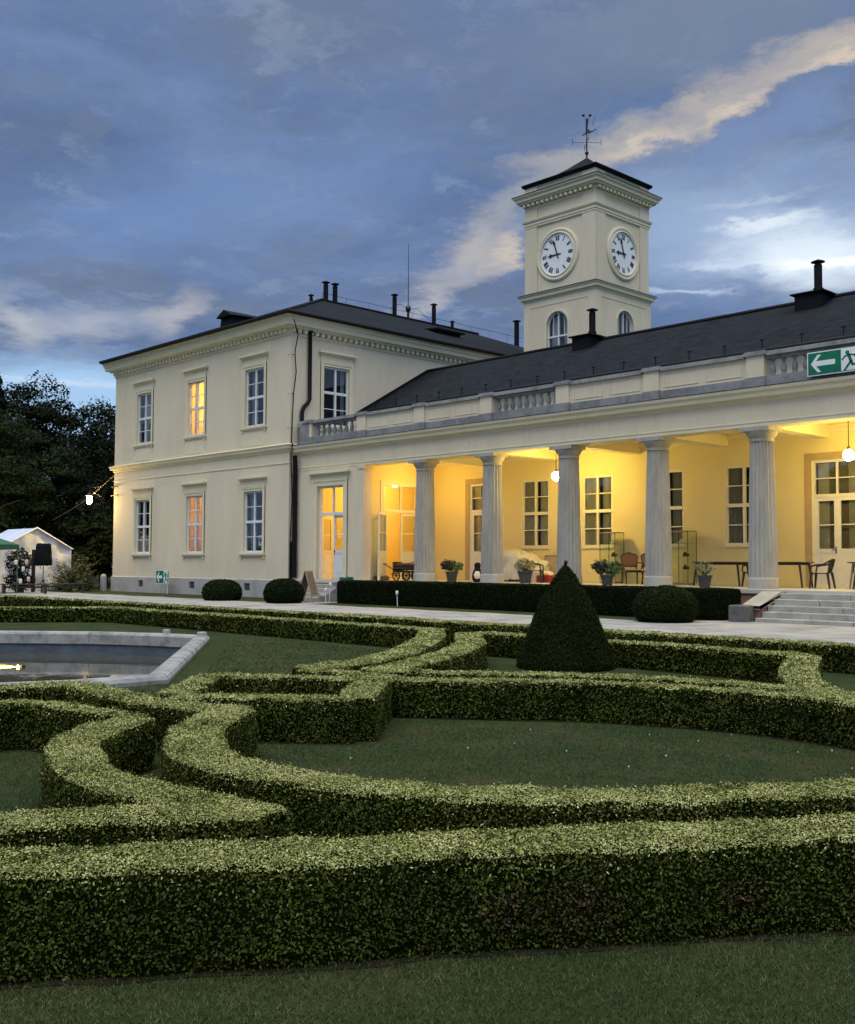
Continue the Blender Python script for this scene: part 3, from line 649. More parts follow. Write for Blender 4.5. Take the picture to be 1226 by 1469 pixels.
# ------------------------------------------------------------------ the single-storey wing with the colonnade
YW, YB, ZP = 26.05, 30.0, .79
COLX = [-27.7, -24.42, -21.15, -17.84, -14.52, -11.2, -7.9, -4.6, -1.3]
WX0, WX1, LX = -35.0, 2.0, -30.9
def wing():
    R = thing('colonnaded_wing', 'cream single-storey wing with fluted stone columns, lit porch and dark slate roof', 'building', (-18, 26, 0))
    dx0, dx1, dz1 = -33.48, -31.82, 4.45
    m = MB(); wall_panel(m, (WX0, YW, -.2), X, nY, LX+.03-WX0, 0, 5.4, [(dx0-WX0, dx1-WX0, ZP+.2, dz1+.2)], .3)
    m.box(LX+.02, LX+.30, YW-.03, YW+.35, ZP, 5.0)     # end of the door wall
    m.box(LX-.02, LX+.34, YW-.06, YW+.38, 5.0, 5.125)
    # entablature over the columns, then the wall above the porch roof slab
    m.box(WX0, WX1, YW+.0005, YW+.62, 5.2, 5.9)
    m.build('wall', 'plaster', R)
    m = MB(); sweep(m, [(WX0+.005, YW), (WX1, YW)], [(0, 5.13), (.012, 5.13), (.012, 5.22), (.03, 5.23), (.03, 5.27), (0, 5.28)])
    m.box(LX+.3, WX1, YW+.0, YW+.62, 5.13, 5.2)
    m.build('architrave', 'plaster_trim', R)
    m = MB(); sweep(m, [(WX0+.006, YW), (WX1, YW)], [(0, 5.78), (.04, 5.80), (.06, 5.87), (.20, 5.90), (.22, 6.0), (.28, 6.05), (.30, 6.11), (.30, 6.135), (-.4, 6.16)]); m.build('cornice', 'plaster_trim', R)
    m = MB(); sweep(m, [(WX0+.007, YW), (WX1, YW)], [(-.12, 6.162), (.315, 6.136), (.315, 6.150), (-.12, 6.185)]); m.build('flashing', 'dark_metal', R)
    # loggia: back wall, end wall, ceiling, beams, floor
    wins = [-25.55, -22.73, -19.9, -17.1, -11.3, -8.4, -5.6]; doors = [-28.15, -14.13]
    ww, wz0, wz1 = 1.29, 2.04, 4.53; dw, dz = 1.5, 4.52
    m = MB()
    wall_panel(m, (LX, YB, ZP), X, nY, WX1-LX, 0, 4.75, [(x-ww/2-LX, x+ww/2-LX, wz0-ZP, wz1-ZP) for x in wins]+[(x-dw/2-LX, x+dw/2-LX, .001, dz-ZP) for x in doors], .16)
    ey0, ey1 = 27.28, 29.16
    wall_panel(m, (LX, YW+.3, ZP), Y, X, YB-YW-.3, 0, 4.75, [(ey0-YW-.3, ey1-YW-.3, .001, 4.53-ZP)], .3)
    m.build('porch_wall', 'loggia_plaster', R)
    m = MB(); sweep(m, [(LX, YW+.62), (LX, YB), (WX1, YB)], [(0, 5.30), (.04, 5.32), (.05, 5.40), (.12, 5.44), (.13, 5.5), (0, 5.5)]); 
    m.build('porch_moulding', 'ceiling_paint', R)
    m = MB(); m.box(LX-.2, WX1, YW+.62, YB+.1, 5.5, 6.12); m.build('porch_ceiling', 'ceiling_paint', R)
    for x in COLX:
        b = MB(); b.box(x-.22, x+.22, YW+.62, YB-.001, 5.15, 5.495); b.build('beam', 'ceiling_paint', R)
    m = MB(); m.box(WX0+.02, WX1, YW-.09, 30.3, -.3, ZP-.13); m.build('porch_base', 'brick_patch', R)
    m = MB(); m.bbox(WX0+.02, WX1, YW-.15, 34.4, ZP-.13, ZP, .015); m.build('porch_floor', 'floor_stone', R)
    for x in wins: 
        window(R, (x, YB, wz0), X, nY, ww, wz1-wz0, surround=False, hood=False, sill=False, paint='cream_paint', inset_d=.03, curtain='porch_curtain', room='porch_room', gap=.22, deep=.8, cd=-.15)
    for x in wins:
        m = MB(); m.ob((x, YB, wz0), X, nY, -ww/2-.05, ww/2+.05, -.02, .05, -.06, 0); m.build('sill', 'ceiling_paint', R)
    for x in doors:
        f = MB(); P = (x, YB, ZP); F = lambda *k: f.ob(P, X, nY, *k); h = dz-ZP; a = dw/2; zt = 2.62
        F(-a, -a+.08, -.12, -.03, 0, h); F(a-.08, a, -.12, -.03, 0, h); F(-a+.08, a-.08, -.12, -.03, h-.08, h); F(-a+.08, a-.08, -.12, -.01, zt, zt+.1)
        F(-.03, .03, -.11, -.04, zt+.1, h-.08)
        z = (zt+.1+h-.08)/2; F(-a+.08, -.03, -.10, -.05, z-.016, z+.016); F(.03, a-.08, -.10, -.05, z-.016, z+.016)
        o = f.build('door_frame', 'door_panel', R)
        g = MB(); g.ob(P, X, nY, -a+.05, a-.05, -.082, -.078, zt+.05, h-.04); g.build('pane', 'window_glass', o)
        s = MB(); s.ob(P, X, nY, -a-.21, -a, 0, .03, 0, h+.21); s.ob(P, X, nY, a, a+.21, 0, .03, 0, h+.21); s.ob(P, X, nY, -a, a, 0, .03, h, h+.21); s.build('door_surround', mat('tan_surround', (.46, .34, .20), .8, .1, 4) if 'tan_surround' not in MATS else 'tan_surround', o)
        glazed_leaf(R, 'door_leaf', (x-a+.08, YB+.04, ZP), X, nY, a-.08, zt, 1.12, 2, 1, handle=1)
        glazed_leaf(R, 'door_leaf', (x, YB+.04, ZP), X, nY, a-.08, zt, 1.12, 2, 1)
        r = MB(); r.box(x-a-.3, x+a+.3, YB+.25, YB+1.6, ZP+.004, ZP+4.1); rm = r.build('room', 'porch_room', o)
        c = MB()
        for sg in (-1, 1):
            prev = None
            for i in range(19):
                u = x+sg*(a-.12-(a*.45)*i/18); yy = YB+.165+.02*math.sin(i*2.1)
                if prev: c.q((prev[0], prev[1], ZP+.05), (u, yy, ZP+.05), (u, yy, ZP+h-.1), (prev[0], prev[1], ZP+h-.1))
                prev = (u, yy)
        c.build('curtain', 'porch_curtain', o)
    # lit vestibule behind the door wall, seen through both doors
    m = MB(); x0, x1, y0, y1, z0, z1 = -34.75, LX-.3, YW+.3, 33.6, ZP+.003, 5.3
    m.q((x0,y1,z0),(x1,y1,z0),(x1,y1,z1),(x0,y1,z1)); m.q((x0,y0,z0),(x0,y1,z0),(x0,y1,z1),(x0,y0,z1)); m.q((x0,y0,z1),(x1,y0,z1),(x1,y1,z1),(x0,y1,z1))
    wall_panel(m, (x1, y1, z0), nY, nX, y1-y0, 0, z1-z0, [(y1-ey1, y1-ey0, .001, 4.53-z0)], .01)
    wall_panel(m, (x1, y0, z0), nX, Y, x1-x0, 0, z1-z0, [(x1-dx1, x1-dx0, .001, dz1-z0)], .01)
    o = m.build('vestibule', 'room_wall', R)
    m = MB(); m.sphere((-32.8, 29.6, 4.75), .16, 16, 10); m.tube([(-32.8, 29.6, 4.9), (-32.8, 29.6, 5.3)], .015, 6); m.build('room_lamp', 'room_lamp', o, True)
    m = MB(); m.box(-34.74, -34.70, 28.6, 29.5, 2.2, 3.3); m.build('picture', 'picture_dark', o)
    m = MB(); m.box(-33.7, -32.7, 33.55, 33.59, 1.8, 3.4); m.build('picture', 'picture_dark', o)
    m = MB(); m.box(-34.2, -33.2, 32.9, 33.5, ZP+.01, ZP+.9); m.build('cabinet', 'wood_dark', o)
    # front door (left leaf folded in, right leaf shut)
    f = MB(); P = ((dx0+dx1)/2, YW, ZP); h = dz1-ZP; a = (dx1-dx0)/2; F = lambda *k: f.ob(P, X, nY, *k); zt = 2.50
    F(-a, -a+.07, -.25, -.14, 0, h); F(a-.07, a, -.25, -.14, 0, h); F(-a+.07, a-.07, -.25, -.14, h-.07, h); F(-a+.07, a-.07, -.25, -.12, zt, zt+.12); F(-.03, .03, -.24, -.15, zt+.12, h-.07)
    o = f.build('door_frame', 'white_paint', R)
    g = MB(); g.ob(P, X, nY, -a+.05, a-.05, -.202, -.198, zt+.06, h-.04); g.build('pane', 'clear_glass', o)
    s = MB()
    for k0, k1, p in ((0, .26, .035), (.17, .26, .06)):
        s.ob(P, X, nY, -a-k1, -a-k0, 0, p, 0, h+k1); s.ob(P, X, nY, a+k0, a+k1, 0, p, 0, h+k1); s.ob(P, X, nY, -a-k0, a+k0, 0, p, h+k0, h+k1)
    z = h+.42; s.ob(P, X, nY, -a-.26, a+.26, 0, .04, h+.26, z); s.ob(P, X, nY, -a-.34, a+.34, 0, .12, z, z+.06); s.ob(P, X, nY, -a-.42, a+.42, 0, .20, z+.06, z+.14)
    s.build('door_surround', 'plaster_trim', o)
    glazed_leaf(R, 'door_leaf', (P[0]+.0, YW+.2, ZP), X, nY, a-.07, zt, 1.15, 2, 1, 'white_paint', handle=-1)
    glazed_leaf(R, 'door_leaf', (P[0]-a+.07, YW+.24, ZP), (math.sin(-.35), math.cos(-.35), 0), (math.cos(-.35), -math.sin(-.35), 0), a-.07, zt, 1.15, 2, 1, 'white_paint')
    # side door on the porch, one leaf swung out
    f = MB(); P = (LX, (ey0+ey1)/2, ZP); h = 4.53-ZP; a = (ey1-ey0)/2; F = lambda *k: f.ob(P, Y, X, *k)
    F(-a, -a+.08, -.12, .0, 0, h); F(a-.08, a, -.12, .0, 0, h); F(-a+.08, a-.08, -.12, 0, h-.08, h); F(-a+.08, a-.08, -.12, .01, 2.62, 2.74); F(-.03, .03, -.1, -.02, 2.74, h-.08)
    o = f.build('door_frame', 'cream_paint', R)
    s = MB(); s.ob(P, Y, X, -a-.17, -a, 0, .035, 0, h+.12); s.ob(P, Y, X, a, a+.17, 0, .035, 0, h+.12); s.ob(P, Y, X, -a, a, 0, .035, h, h+.12); s.build('door_surround', 'ceiling_paint', o)
    q = math.radians(152); ax = (math.sin(q), math.cos(q), 0); nn = (ax[1], -ax[0], 0)
    glazed_leaf(R, 'door_leaf', (LX+.05, ey0+.09, ZP), ax, nn, a-.08, 2.6, 1.12, 2, 2, 'cream_paint')
    glazed_leaf(R, 'door_leaf', (LX-.02, P[1], ZP), Y, X, a-.08, 2.6, 1.12, 2, 1, 'cream_paint')
    # columns
    proto = None
    for x in COLX:
        m = MB(); cy = 26.45; seg = 120; fl = 20; rings = []
        for z, r in ((ZP+.30, .385), (ZP+.9, .383), (2.4, .370), (3.6, .345), (4.55, .318), (4.74, .312)):
            ring = []
            for k in range(seg):
                a = 2*math.pi*k/seg; ph = (k % 6)/6.; d = .040*math.sin(math.pi*ph)**.8
                ring.append((x+(r-d)*math.cos(a), cy+(r-d)*math.sin(a), z))
            rings.append(ring)
        m.rings(rings); c = m.build('column', 'column_stone', R, False)
        m = MB(); m.lathe([(.312, 4.74), (.325, 4.75), (.325, 4.80), (.312, 4.81), (.312, 4.84), (.345, 4.86), (.40, 4.95), (.425, 5.0), (.425, 5.02)], (x, cy, 0), 40); m.box(x-.435, x+.435, cy-.435, cy+.30, 5.02, 5.129); m.build('capital', 'column_stone', c, True)
        m = MB(); m.lathe([(.41, ZP), (.41, ZP+.26), (.40, ZP+.29), (.385, ZP+.30)], (x, cy, 0), 40); m.build('base', 'column_stone', c, True)
    # parapet: stone base strip, pedestals, panels, balustrades
    PY, P0 = YW+.10, 6.14
    m = MB(); m.box(WX0+.5, WX1, PY+.0, PY+.34, P0-.02, 6.45)
    st = [-34.2, -30.9]+COLX; 
    for x in st: m.box(x-.29, x+.29, PY-.06, PY+.38, P0-.015, 6.47)
    m.build('parapet_base', 'weathered_stone', R)
    BAL = {0, 3, 6, 9}
    cp = MB()
    for i, x in enumerate(st):
        pd = MB(); pd.box(x-.26, x+.26, PY-.035, PY+.36, 6.47, 7.05); pd.build('pedestal', 'plaster', R); cp.box(x-.33, x+.33, PY-.10, PY+.42, 7.05, 7.13); cp.box(x-.30, x+.30, PY-.07, PY+.39, 7.13, 7.17)
        if i+1 < len(st):
            a, b = x+.26, st[i+1]-.26
            cp.box(a+.07, b-.07, PY-.05, PY+.37, 7.02, 7.10); cp.box(a+.07, b-.07, PY-.02, PY+.34, 7.10, 7.14)
            if i not in BAL:
                pn = MB(); pn.box(a, b, PY+.04, PY+.32, 6.45, 7.02); mid = (a+b)/2
                for u0, u1 in ((a+.16, mid-.13), (mid+.13, b-.16)):
                    for k in ((u0, u1, 6.54, 6.56), (u0, u1, 6.92, 6.94), (u0, u0+.02, 6.56, 6.92), (u1-.02, u1, 6.56, 6.92)): pn.box(k[0], k[1], PY+.025, PY+.04, k[2], k[3])
                pn.build('parapet_panel', 'plaster', R)
    cp.build('coping', 'weathered_stone', R)
    for i in sorted(BAL):
        if i+1 >= len(st): continue
        a, b = st[i]+.26, st[i+1]-.26; n = 9 if i else 8
        o = MB(); o.box(a, b, PY+.06, PY+.30, 6.45, 6.49); o.box(a, b, PY+.06, PY+.30, 6.94, 7.02); o = o.build('balustrade', 'weathered_stone', R)
        for k in range(n):
            xx = a+(b-a)*(k+.5)/n
            q = MB(); q.lathe([(.075, 6.49), (.075, 6.53), (.055, 6.54), (.075, 6.60), (.085, 6.66), (.07, 6.74), (.045, 6.81), (.042, 6.85), (.055, 6.87), (.055, 6.88), (.05, 6.89), (.075, 6.905), (.075, 6.94)], (xx, PY+.18, 0), 10); q.build('baluster', 'weathered_stone', o, True)
    # scroll bracket at the far end of the balustrade
    m = MB(); m.bbox(-34.75, -34.1, PY-.05, PY+.4, 6.14, 7.1, .03); m.lathe([(.1, -.24), (.17, -.2), (.17, .2), (.1, .24)], (0, 0, 0), 12); 
    m.v = m.v[:32]+[(v[0]*1-34.72, v[2]+PY+.17, v[1]+7.0) for v in m.v[32:]]; m.build('scroll_block', 'weathered_stone', R)
    # terrace deck and wall, main roof
    m = MB(); m.box(WX0, WX1, YW-.0, YB-.2, 6.10, 6.135); m.build('terrace_floor', 'weathered_stone', R)
    m = MB(); wall_panel(m, (WX0, YB-.2, 6.1), X, nY, WX1-WX0, 0, 1.88, []); wall_panel(m, (WX1, YB-.2, 0), Y, X, 7.4, 0, 8, []); wall_panel(m, (WX1, 37.4, 0), nX, Y, WX1-WX0, 0, 8, [])
    m.q((WX1, 29.8, 8), (WX1, 37.4, 8), (WX1, 33.55, 10.15)); m.build('upper_wall', 'plaster', R)
    m = MB(); a, b = -34.99, WX1+.4
    for k in (0, -.12):
        roof_quad(m, (a, 29.5, 7.90+k), (b, 29.5, 7.90+k), (b, 33.55, 10.2+k), (a, 33.55, 10.2+k)); roof_quad(m, (b, 37.6, 7.90+k), (a, 37.6, 7.90+k), (a, 33.55, 10.2+k), (b, 33.55, 10.2+k))
    m.q((a, 29.5, 7.9), (b, 29.5, 7.9), (b, 29.5, 7.78), (a, 29.5, 7.78)); m.q((b, 29.5, 7.9), (b, 33.55, 10.2), (b, 33.55, 10.08), (b, 29.5, 7.78))
    rf = m.build('roof', 'slate', R)
    m = MB(); m.tube([(a, 33.55, 10.21), (b, 33.55, 10.21)], .085, 8); m.tube([(a+.03, 29.5, 7.95), (a+.03, 33.5, 10.22)], .06, 6); m.build('ridge_tiles', 'dark_metal', rf, True)
    m = MB(); m.tube([(a, 29.42, 7.86), (b, 29.42, 7.86)], .10, 10); m.build('gutter', 'black_metal', rf, True)
    x = -34.2
    while x < WX1: m = MB(); m.box(x-.012, x+.012, 29.72, 29.74, 8.02, 8.30); m.box(x-.07, x+.07, 29.71, 29.75, 8.27, 8.30); m.tube([(x, 29.42, 7.7), (x, 29.72, 8.1)], .012, 4); m.build('snow_guard', 'dark_metal', rf); x += 1.28
    for xc, w, z1 in ((-25.6, .42, 11.47), (-16.3, .46, 11.5)):
        m = MB(); m.box(xc-w, xc+w, 32.75, 34.35, 9.4, 10.28); m.rings([[(xc-w-.12, 32.65, 10.28), (xc+w+.12, 32.65, 10.28), (xc+w+.12, 34.45, 10.28), (xc-w-.12, 34.45, 10.28)], [(xc-w-.12, 32.65, 10.32), (xc+w+.12, 32.65, 10.32), (xc+w+.12, 34.45, 10.32), (xc-w-.12, 34.45, 10.32)], [(xc-w+.2, 33.3, 10.45), (xc+w-.2, 33.3, 10.45), (xc+w-.2, 33.7, 10.45), (xc-w+.2, 33.7, 10.45)]]); m.build('chimney', 'dark_metal', rf)
        flue(rf, xc, 33.5, 10.5, z1, .13)
    # garden stairs in front of the porch
    m = MB(); sx0 = -13.60; n = 5; y0 = YW-.15
    for k in range(n):
        z1 = ZP-.005-(k+1)*.150; z0 = z1-.155 if k < n-1 else -.1; yy = y0-(k+1)*.31
        xa = sx0-.004*k; xb = WX1
        rs = random.Random(k); cuts = [xa]
        while cuts[-1] < xb-2: cuts.append(cuts[-1]+rs.uniform(1.1, 2.0))
        cuts.append(xb)
        for c0, c1 in zip(cuts, cuts[1:]): m.bbox(c0+.006, c1-.006, yy+rs.uniform(-.012, .012), y0 if k == 0 else yy+.42, z0, z1+.07, .012)
    m.build('stairs', 'step_stone', R)
    m = MB(); m.rings([[(sx0-.45, y0, .62), (sx0-.45, y0-.25, .62), (sx0-.45, y0-1.25, .30), (sx0-.45, y0-1.25, -.1), (sx0-.45, y0, -.1)], [(sx0-.03, y0, .62), (sx0-.03, y0-.25, .62), (sx0-.03, y0-1.25, .30), (sx0-.03, y0-1.25, -.1), (sx0-.03, y0, -.1)]]); m.build('stair_cheek', 'brick_patch', R)
    m = MB(); m.rings([[(sx0-.5, y0, .625), (sx0-.5, y0-.27, .625), (sx0-.5, y0-1.32, .305)], [(sx0+.02, y0, .625), (sx0+.02, y0-.27, .625), (sx0+.02, y0-1.32, .305)], [(sx0+.02, y0, .74), (sx0+.02, y0-.3, .74), (sx0+.02, y0-1.35, .40)], [(sx0-.5, y0, .74), (sx0-.5, y0-.3, .74), (sx0-.5, y0-1.35, .40)]]); m.rings([[(sx0-.5, y0, .74), (sx0-.5, y0-.3, .74), (sx0-.5, y0-1.35, .40)], [(sx0-.5, y0, .625), (sx0-.5, y0-.27, .625), (sx0-.5, y0-1.32, .305)]]); m.build('stair_cheek_coping', 'step_stone', R)
    m = MB(); m.bbox(-14.18, -13.74, 24.05, 24.55, -.1, .42, .03); m.build('stair_block', 'dark_stone', R)
    # small steps to the lit side door
    m = MB()
    for k in range(4): m.bbox(-33.9, -31.5, y0-.3*(k+1), y0-.3*k-.002 if k else y0, -.1, ZP-.16*(k+1), .015)
    m.build('door_steps', 'step_stone', R)
    m = MB()
    m.box(-31.449, -30.75, y0-.62, y0, -.1, .722)
    for x in (-34.25, -31.45): m.rings([[(x, y0, -.1), (x, y0, .72), (x, y0-.3, .72), (x, y0-1.3, .22), (x, y0-1.3, -.1)], [(x+.32, y0, -.1), (x+.32, y0, .72), (x+.32, y0-.3, .72), (x+.32, y0-1.3, .22), (x+.32, y0-1.3, -.1)]])
    m.build('step_cheek', 'weathered_stone', R)
wing()

# ------------------------------------------------------------------ clock tower
def tower():
    x1, y0, w = -30.38, 40.0, 4.25; x0, y1 = x1-w, y0+w; cx, cy = (x0+x1)/2, (y0+y1)/2
    R = thing('clock_tower', 'square cream tower with round white clocks and weather vane above the roofs', 'tower', (cx, cy, 0))
    e = .10
    m = MB(); L = w+2*e; hl = [(1.46-.68+e, 1.46+.68+e, 11.0, 13.66)]
    # lower stage with arched windows
    def arch_wall(P, ax, n, uc):
        r, zs, zb = .66, 13.0, 10.9; g = lambda u, z, d=0: Vector(P)+Vector(ax)*u+Vector(n)*d+Vector((0, 0, z))
        zt = 14.42; k = 14
        m.q(g(0, 8), g(uc-r, 8), g(uc-r, zs), g(0, zs)); m.q(g(uc+r, 8), g(L, 8), g(L, zs), g(uc+r, zs)); m.q(g(uc-r, 8), g(uc+r, 8), g(uc+r, zb), g(uc-r, zb))
        arc = [(uc-r*math.cos(math.pi*i/k), zs+r*math.sin(math.pi*i/k)) for i in range(k+1)]
        m.q(g(0, zs), g(uc-r, zs), g(uc-r, zt), g(0, zt)); m.q(g(uc+r, zs), g(L, zs), g(L, zt), g(uc+r, zt))
        for (a, b), (c, d) in zip(arc, arc[1:]): m.q(g(a, b), g(c, d), g(c, zt), g(a, zt)); m.q(g(a, b), g(a, b, -.2), g(c, d, -.2), g(c, d))
        m.q(g(uc-r, zb), g(uc-r, zb, -.2), g(uc-r, zs, -.2), g(uc-r, zs)); m.q(g(uc+r, zb), g(uc+r, zs), g(uc+r, zs, -.2), g(uc+r, zb, -.2))
        f = MB(); fr = .06
        f.ob(P, ax, n, uc-r, uc-r+fr, -.2, -.12, zb, zs); f.ob(P, ax, n, uc+r-fr, uc+r, -.2, -.12, zb, zs); f.ob(P, ax, n, uc-.035, uc+.035, -.2, -.11, zb, zs+r); f.ob(P, ax, n, uc-r, uc+r, -.2, -.10, 12.42, 12.5)
        f.ob(P, ax, n, uc-.35, uc-.325, -.19, -.13, 12.5, zs+.5); f.ob(P, ax, n, uc+.325, uc+.35, -.19, -.13, 12.5, zs+.5)
        i0 = [(uc-(r-fr)*math.cos(math.pi*i/k), zs+(r-fr)*math.sin(math.pi*i/k)) for i in range(k+1)]
        for i in range(k): f.rings([[g(*arc[i], -.2), g(*arc[i], -.12), g(*i0[i], -.12), g(*i0[i], -.2)], [g(*arc[i+1], -.2), g(*arc[i+1], -.12), g(*i0[i+1], -.12), g(*i0[i+1], -.2)]])
        o = f.build('window', 'white_paint', R)
        q = MB(); q.q(*([g(uc-r, zb, -.17), g(uc+r, zb, -.17)]+[g(a, b, -.17) for a, b in reversed(arc)])); q.build('pane', 'window_glass', o)
        q = MB(); prev = None
        for sg in (-1, 1):
            prev = None
            for i in range(13):
                u = uc+sg*(r-r*.75*i/12); d = -.4+.03*math.sin(i*2.2); top = zs+math.sqrt(max(r*r-(u-uc)**2, 0))
                cur = (g(u, zb, d), g(u, top, d))
                if prev: q.q(prev[0], cur[0], cur[1], prev[1])
                prev = cur
        q.build('curtain', 'net_curtain', o)
        # sunk panel outline and arch surround
        t = MB()
        for a, b, c, d in ((.42, L-.42, 14.05, 14.075), (.42, .445, 9, 14.05), (L-.445, L-.42, 9, 14.05)): t.ob(P, ax, n, a, b, 0, .022, c, d)
        o0 = [(uc-(r+.1)*math.cos(math.pi*i/k), zs+(r+.1)*math.sin(math.pi*i/k)) for i in range(k+1)]
        for i in range(k): t.rings([[g(*o0[i], 0), g(*o0[i], .035), g(*arc[i], .035), g(*arc[i], 0)], [g(*o0[i+1], 0), g(*o0[i+1], .035), g(*arc[i+1], .035), g(*arc[i+1], 0)]])
        t.ob(P, ax, n, uc-r-.1, uc-r, 0, .035, zb, zs); t.ob(P, ax, n, uc+r, uc+r+.1, 0, .035, zb, zs)
        t.build('window_surround', 'plaster_trim', o)
    arch_wall((x0-e, y0-e, 0), X, nY, 2.02+e); arch_wall((x1+e, y0-e, 0), Y, X, 2.20+e)
    wall_panel(m, (x0-e, y1+e, 0), nY, nX, L, 8, 14.42, []); wall_panel(m, (x1+e, y1+e, 0), nX, Y, L, 8, 14.42, [])
    # clock stage
    m.box(x0, x1, y0, y1, 14.5, 20.25)
    p = .06; s = .72
    for a, b in ((x0, x0+s), (x1-s, x1)): m.box(a-(p if a == x0 else 0)+.0, b+(p if b == x1 else 0), y0-p, y0+.01, 14.75, 18.2)
    for a, b in ((y0, y0+s), (y1-s, y1)): m.box(x1-.01, x1+p, a+.001 if a == y0 else a, b, 14.75, 18.2)
    m.box(x1-s, x1+p, y0-p, y0+s, 18.2, 20.15); m.box(x0-p, x0+s, y0-p, y0+s, 18.2, 20.15); m.box(x1-s, x1+p, y1-s, y1+p, 18.2, 20.15)
    m.build('wall', 'plaster', R)
    m = MB(); m.box(x0+.1, x1-.1, y0+.5, y1-.1, 8, 14.3); m.build('room', 'dark_room', R)
    rect = [(x0, y0), (x1, y0), (x1, y1), (x0, y1)]
    m = MB(); sweep(m, rect, [(.0, 14.36), (.12, 14.38), (.14, 14.45), (.24, 14.48), (.26, 14.60), (.32, 14.66), (.32, 14.69), (.02, 14.80)], True); m.build('string_course', 'plaster_trim', R)
    m = MB(); sweep(m, rect, [(.0, 14.70), (.34, 14.695), (.34, 14.715), (.02, 14.84)], True); m.build('flashing', 'dark_metal', R)
    m = MB(); sweep(m, rect, [(0, 18.1), (.08, 18.12), (.08, 18.2), (.11, 18.23), (.11, 18.34), (.15, 18.38), (.18, 18.45), (.18, 18.48), (0, 18.53)], True); m.build('moulding', 'plaster_trim', R)
    m = MB(); sweep(m, rect, [(0, 19.05), (.05, 19.06), (.08, 19.16), (.08, 19.30), (.30, 19.33), (.32, 19.40), (.40, 19.43), (.42, 19.55), (.50, 19.62), (.52, 19.68), (.52, 19.70), (0, 19.80)], True); o = m.build('cornice', 'plaster_trim', R)
    m = MB(); m.rings(comb(15, .295, .16, .06, .27, lambda u, d: (x0-.06+u, y0-d), 19.17, 19.305)); m.build('dentil_course', 'plaster_trim', o)
    m = MB(); m.rings(comb(15, .295, .16, .06, .27, lambda u, d: (x1+d, y0-.06+u), 19.17, 19.305)); m.build('dentil_course', 'plaster_trim', o)
    m = MB(); sweep(m, rect, [(.03, 19.70), (.55, 19.70), (.55, 19.72), (.03, 19.83)], True); m.build('flashing', 'dark_metal', R)
    m = MB(); e2 = .17; zE = 20.2; ap = (cx, cy, 21.75)
    cs = [(x0-e2, y0-e2), (x1+e2, y0-e2), (x1+e2, y1+e2), (x0-e2, y1+e2)]
    m.rings([[(a, b, zE) for a, b in cs], [(a, b, zE+.09) for a, b in cs]])
    prof = [(1, zE+.09), (.6, 20.72), (.3, 21.2), (.12, 21.55), (.02, 21.75)]
    m.rings([[(cx+(a-cx)*k, cy+(b-cy)*k, z) for a, b in cs] for k, z in prof]); m.build('roof', 'slate', R)
    m = MB(); m.tube([(x1+e2, y0-e2, zE+.1), (x0-e2+0, y0-e2, zE+.1)], .05, 6); m.tube([(x1+e2, y0-e2, zE+.1), (x1+e2, y1+e2, zE+.1)], .05, 6); m.build('gutter', 'black_metal', R)
    # weather vane
    v = MB(); v.tube([(cx, cy, 21.6), (cx, cy, 23.7)], [.045, .02], 8); v.sphere((cx, cy, 22.02), .10, 12, 8); v.tube([(cx, cy, 23.3), (cx, cy, 23.72)], .035, 6); v = v.build('weather_vane', 'iron', R, True)
    ax = Vector((.69, .72, 0)); ay = Vector((-.72, .69, 0))
    q = MB(); q.tube([Vector((cx, cy, 22.55))-ax*.72, Vector((cx, cy, 22.55))+ax*.72], .012, 5); q.tube([Vector((cx, cy, 22.55))-ay*.72, Vector((cx, cy, 22.55))+ay*.72], .012, 5)
    for d in (ax, -ax, ay, -ay): q.tube([Vector((cx, cy, 22.42))+d*.72, Vector((cx, cy, 22.72))+d*.72], .014, 5)
    q.build('compass_arms', 'iron', v)
    q = MB(); q.prism([(-.22, -.12), (-.05, -.02), (.05, .02), (.18, .05), (.46, .2), (.50, .28), (.30, .16), (.12, .16), (.14, .26), (.04, .22), (.10, .78), (-.05, .78), (-.06, .05), (-.24, -.08)], (cx, cy, 23.0), ax, ay, -.012, .012); q.tube([Vector((cx, cy, 23.4))+ax*.28, Vector((cx, cy, 23.9))+ax*.42], .014, 4); q.build('vane_figure', 'iron', v)
    for d in (-.17, .17):
        q = MB(); q.sphere(tuple(Vector((cx, cy, 23.95))+ax*d), .075, 10, 8); q.tube([Vector((cx, cy, 23.72)), Vector((cx, cy, 23.95))+ax*d], .008, 4); q.build('vane_ball', 'iron', v, True)
    # clocks
    def clock(P, ax, n, hh, mm):
        P, ax, n = Vector(P), Vector(ax), Vector(n); up = Vector((0, 0, 1)); k = 48
        g = lambda r, t, d: P+ax*(r*math.sin(t))+up*(r*math.cos(t))+n*d
        m = MB(); prof = [(1.31, 0), (1.31, .05), (1.27, .09), (1.20, .10), (1.16, .07), (1.10, .07), (1.06, .11), (1.03, .10), (1.03, .0)]
        m.rings([[g(r, 2*math.pi*i/k, d) for i in range(k)] for r, d in prof], False, False); o = m.build('clock', 'plaster_trim', R, True)
        m = MB(); m.rings([[g(1.03, 2*math.pi*i/k, d) for i in range(k)] for d in (.0, .03)]); m.build('dial', 'clock_white', o)
        m = MB()
        def bar(t, u0, v0, u1, v1, wd):
            c = lambda u, v: P+ax*(u*math.cos(t)+v*math.sin(t))+up*(-u*math.sin(t)+v*math.cos(t))
            a, b = c(u0, v0), c(u1, v1); dd = (b-a).normalized(); pr = n.cross(dd)*wd/2
            m.rings([[a-pr+n*.03, a+pr+n*.03, b+pr+n*.03, b-pr+n*.03], [a-pr+n*.036, a+pr+n*.036, b+pr+n*.036, b-pr+n*.036]])
        NUM = ['XII', 'I', 'II', 'III', 'IIII', 'V', 'VI', 'VII', 'VIII', 'IX', 'X', 'XI']
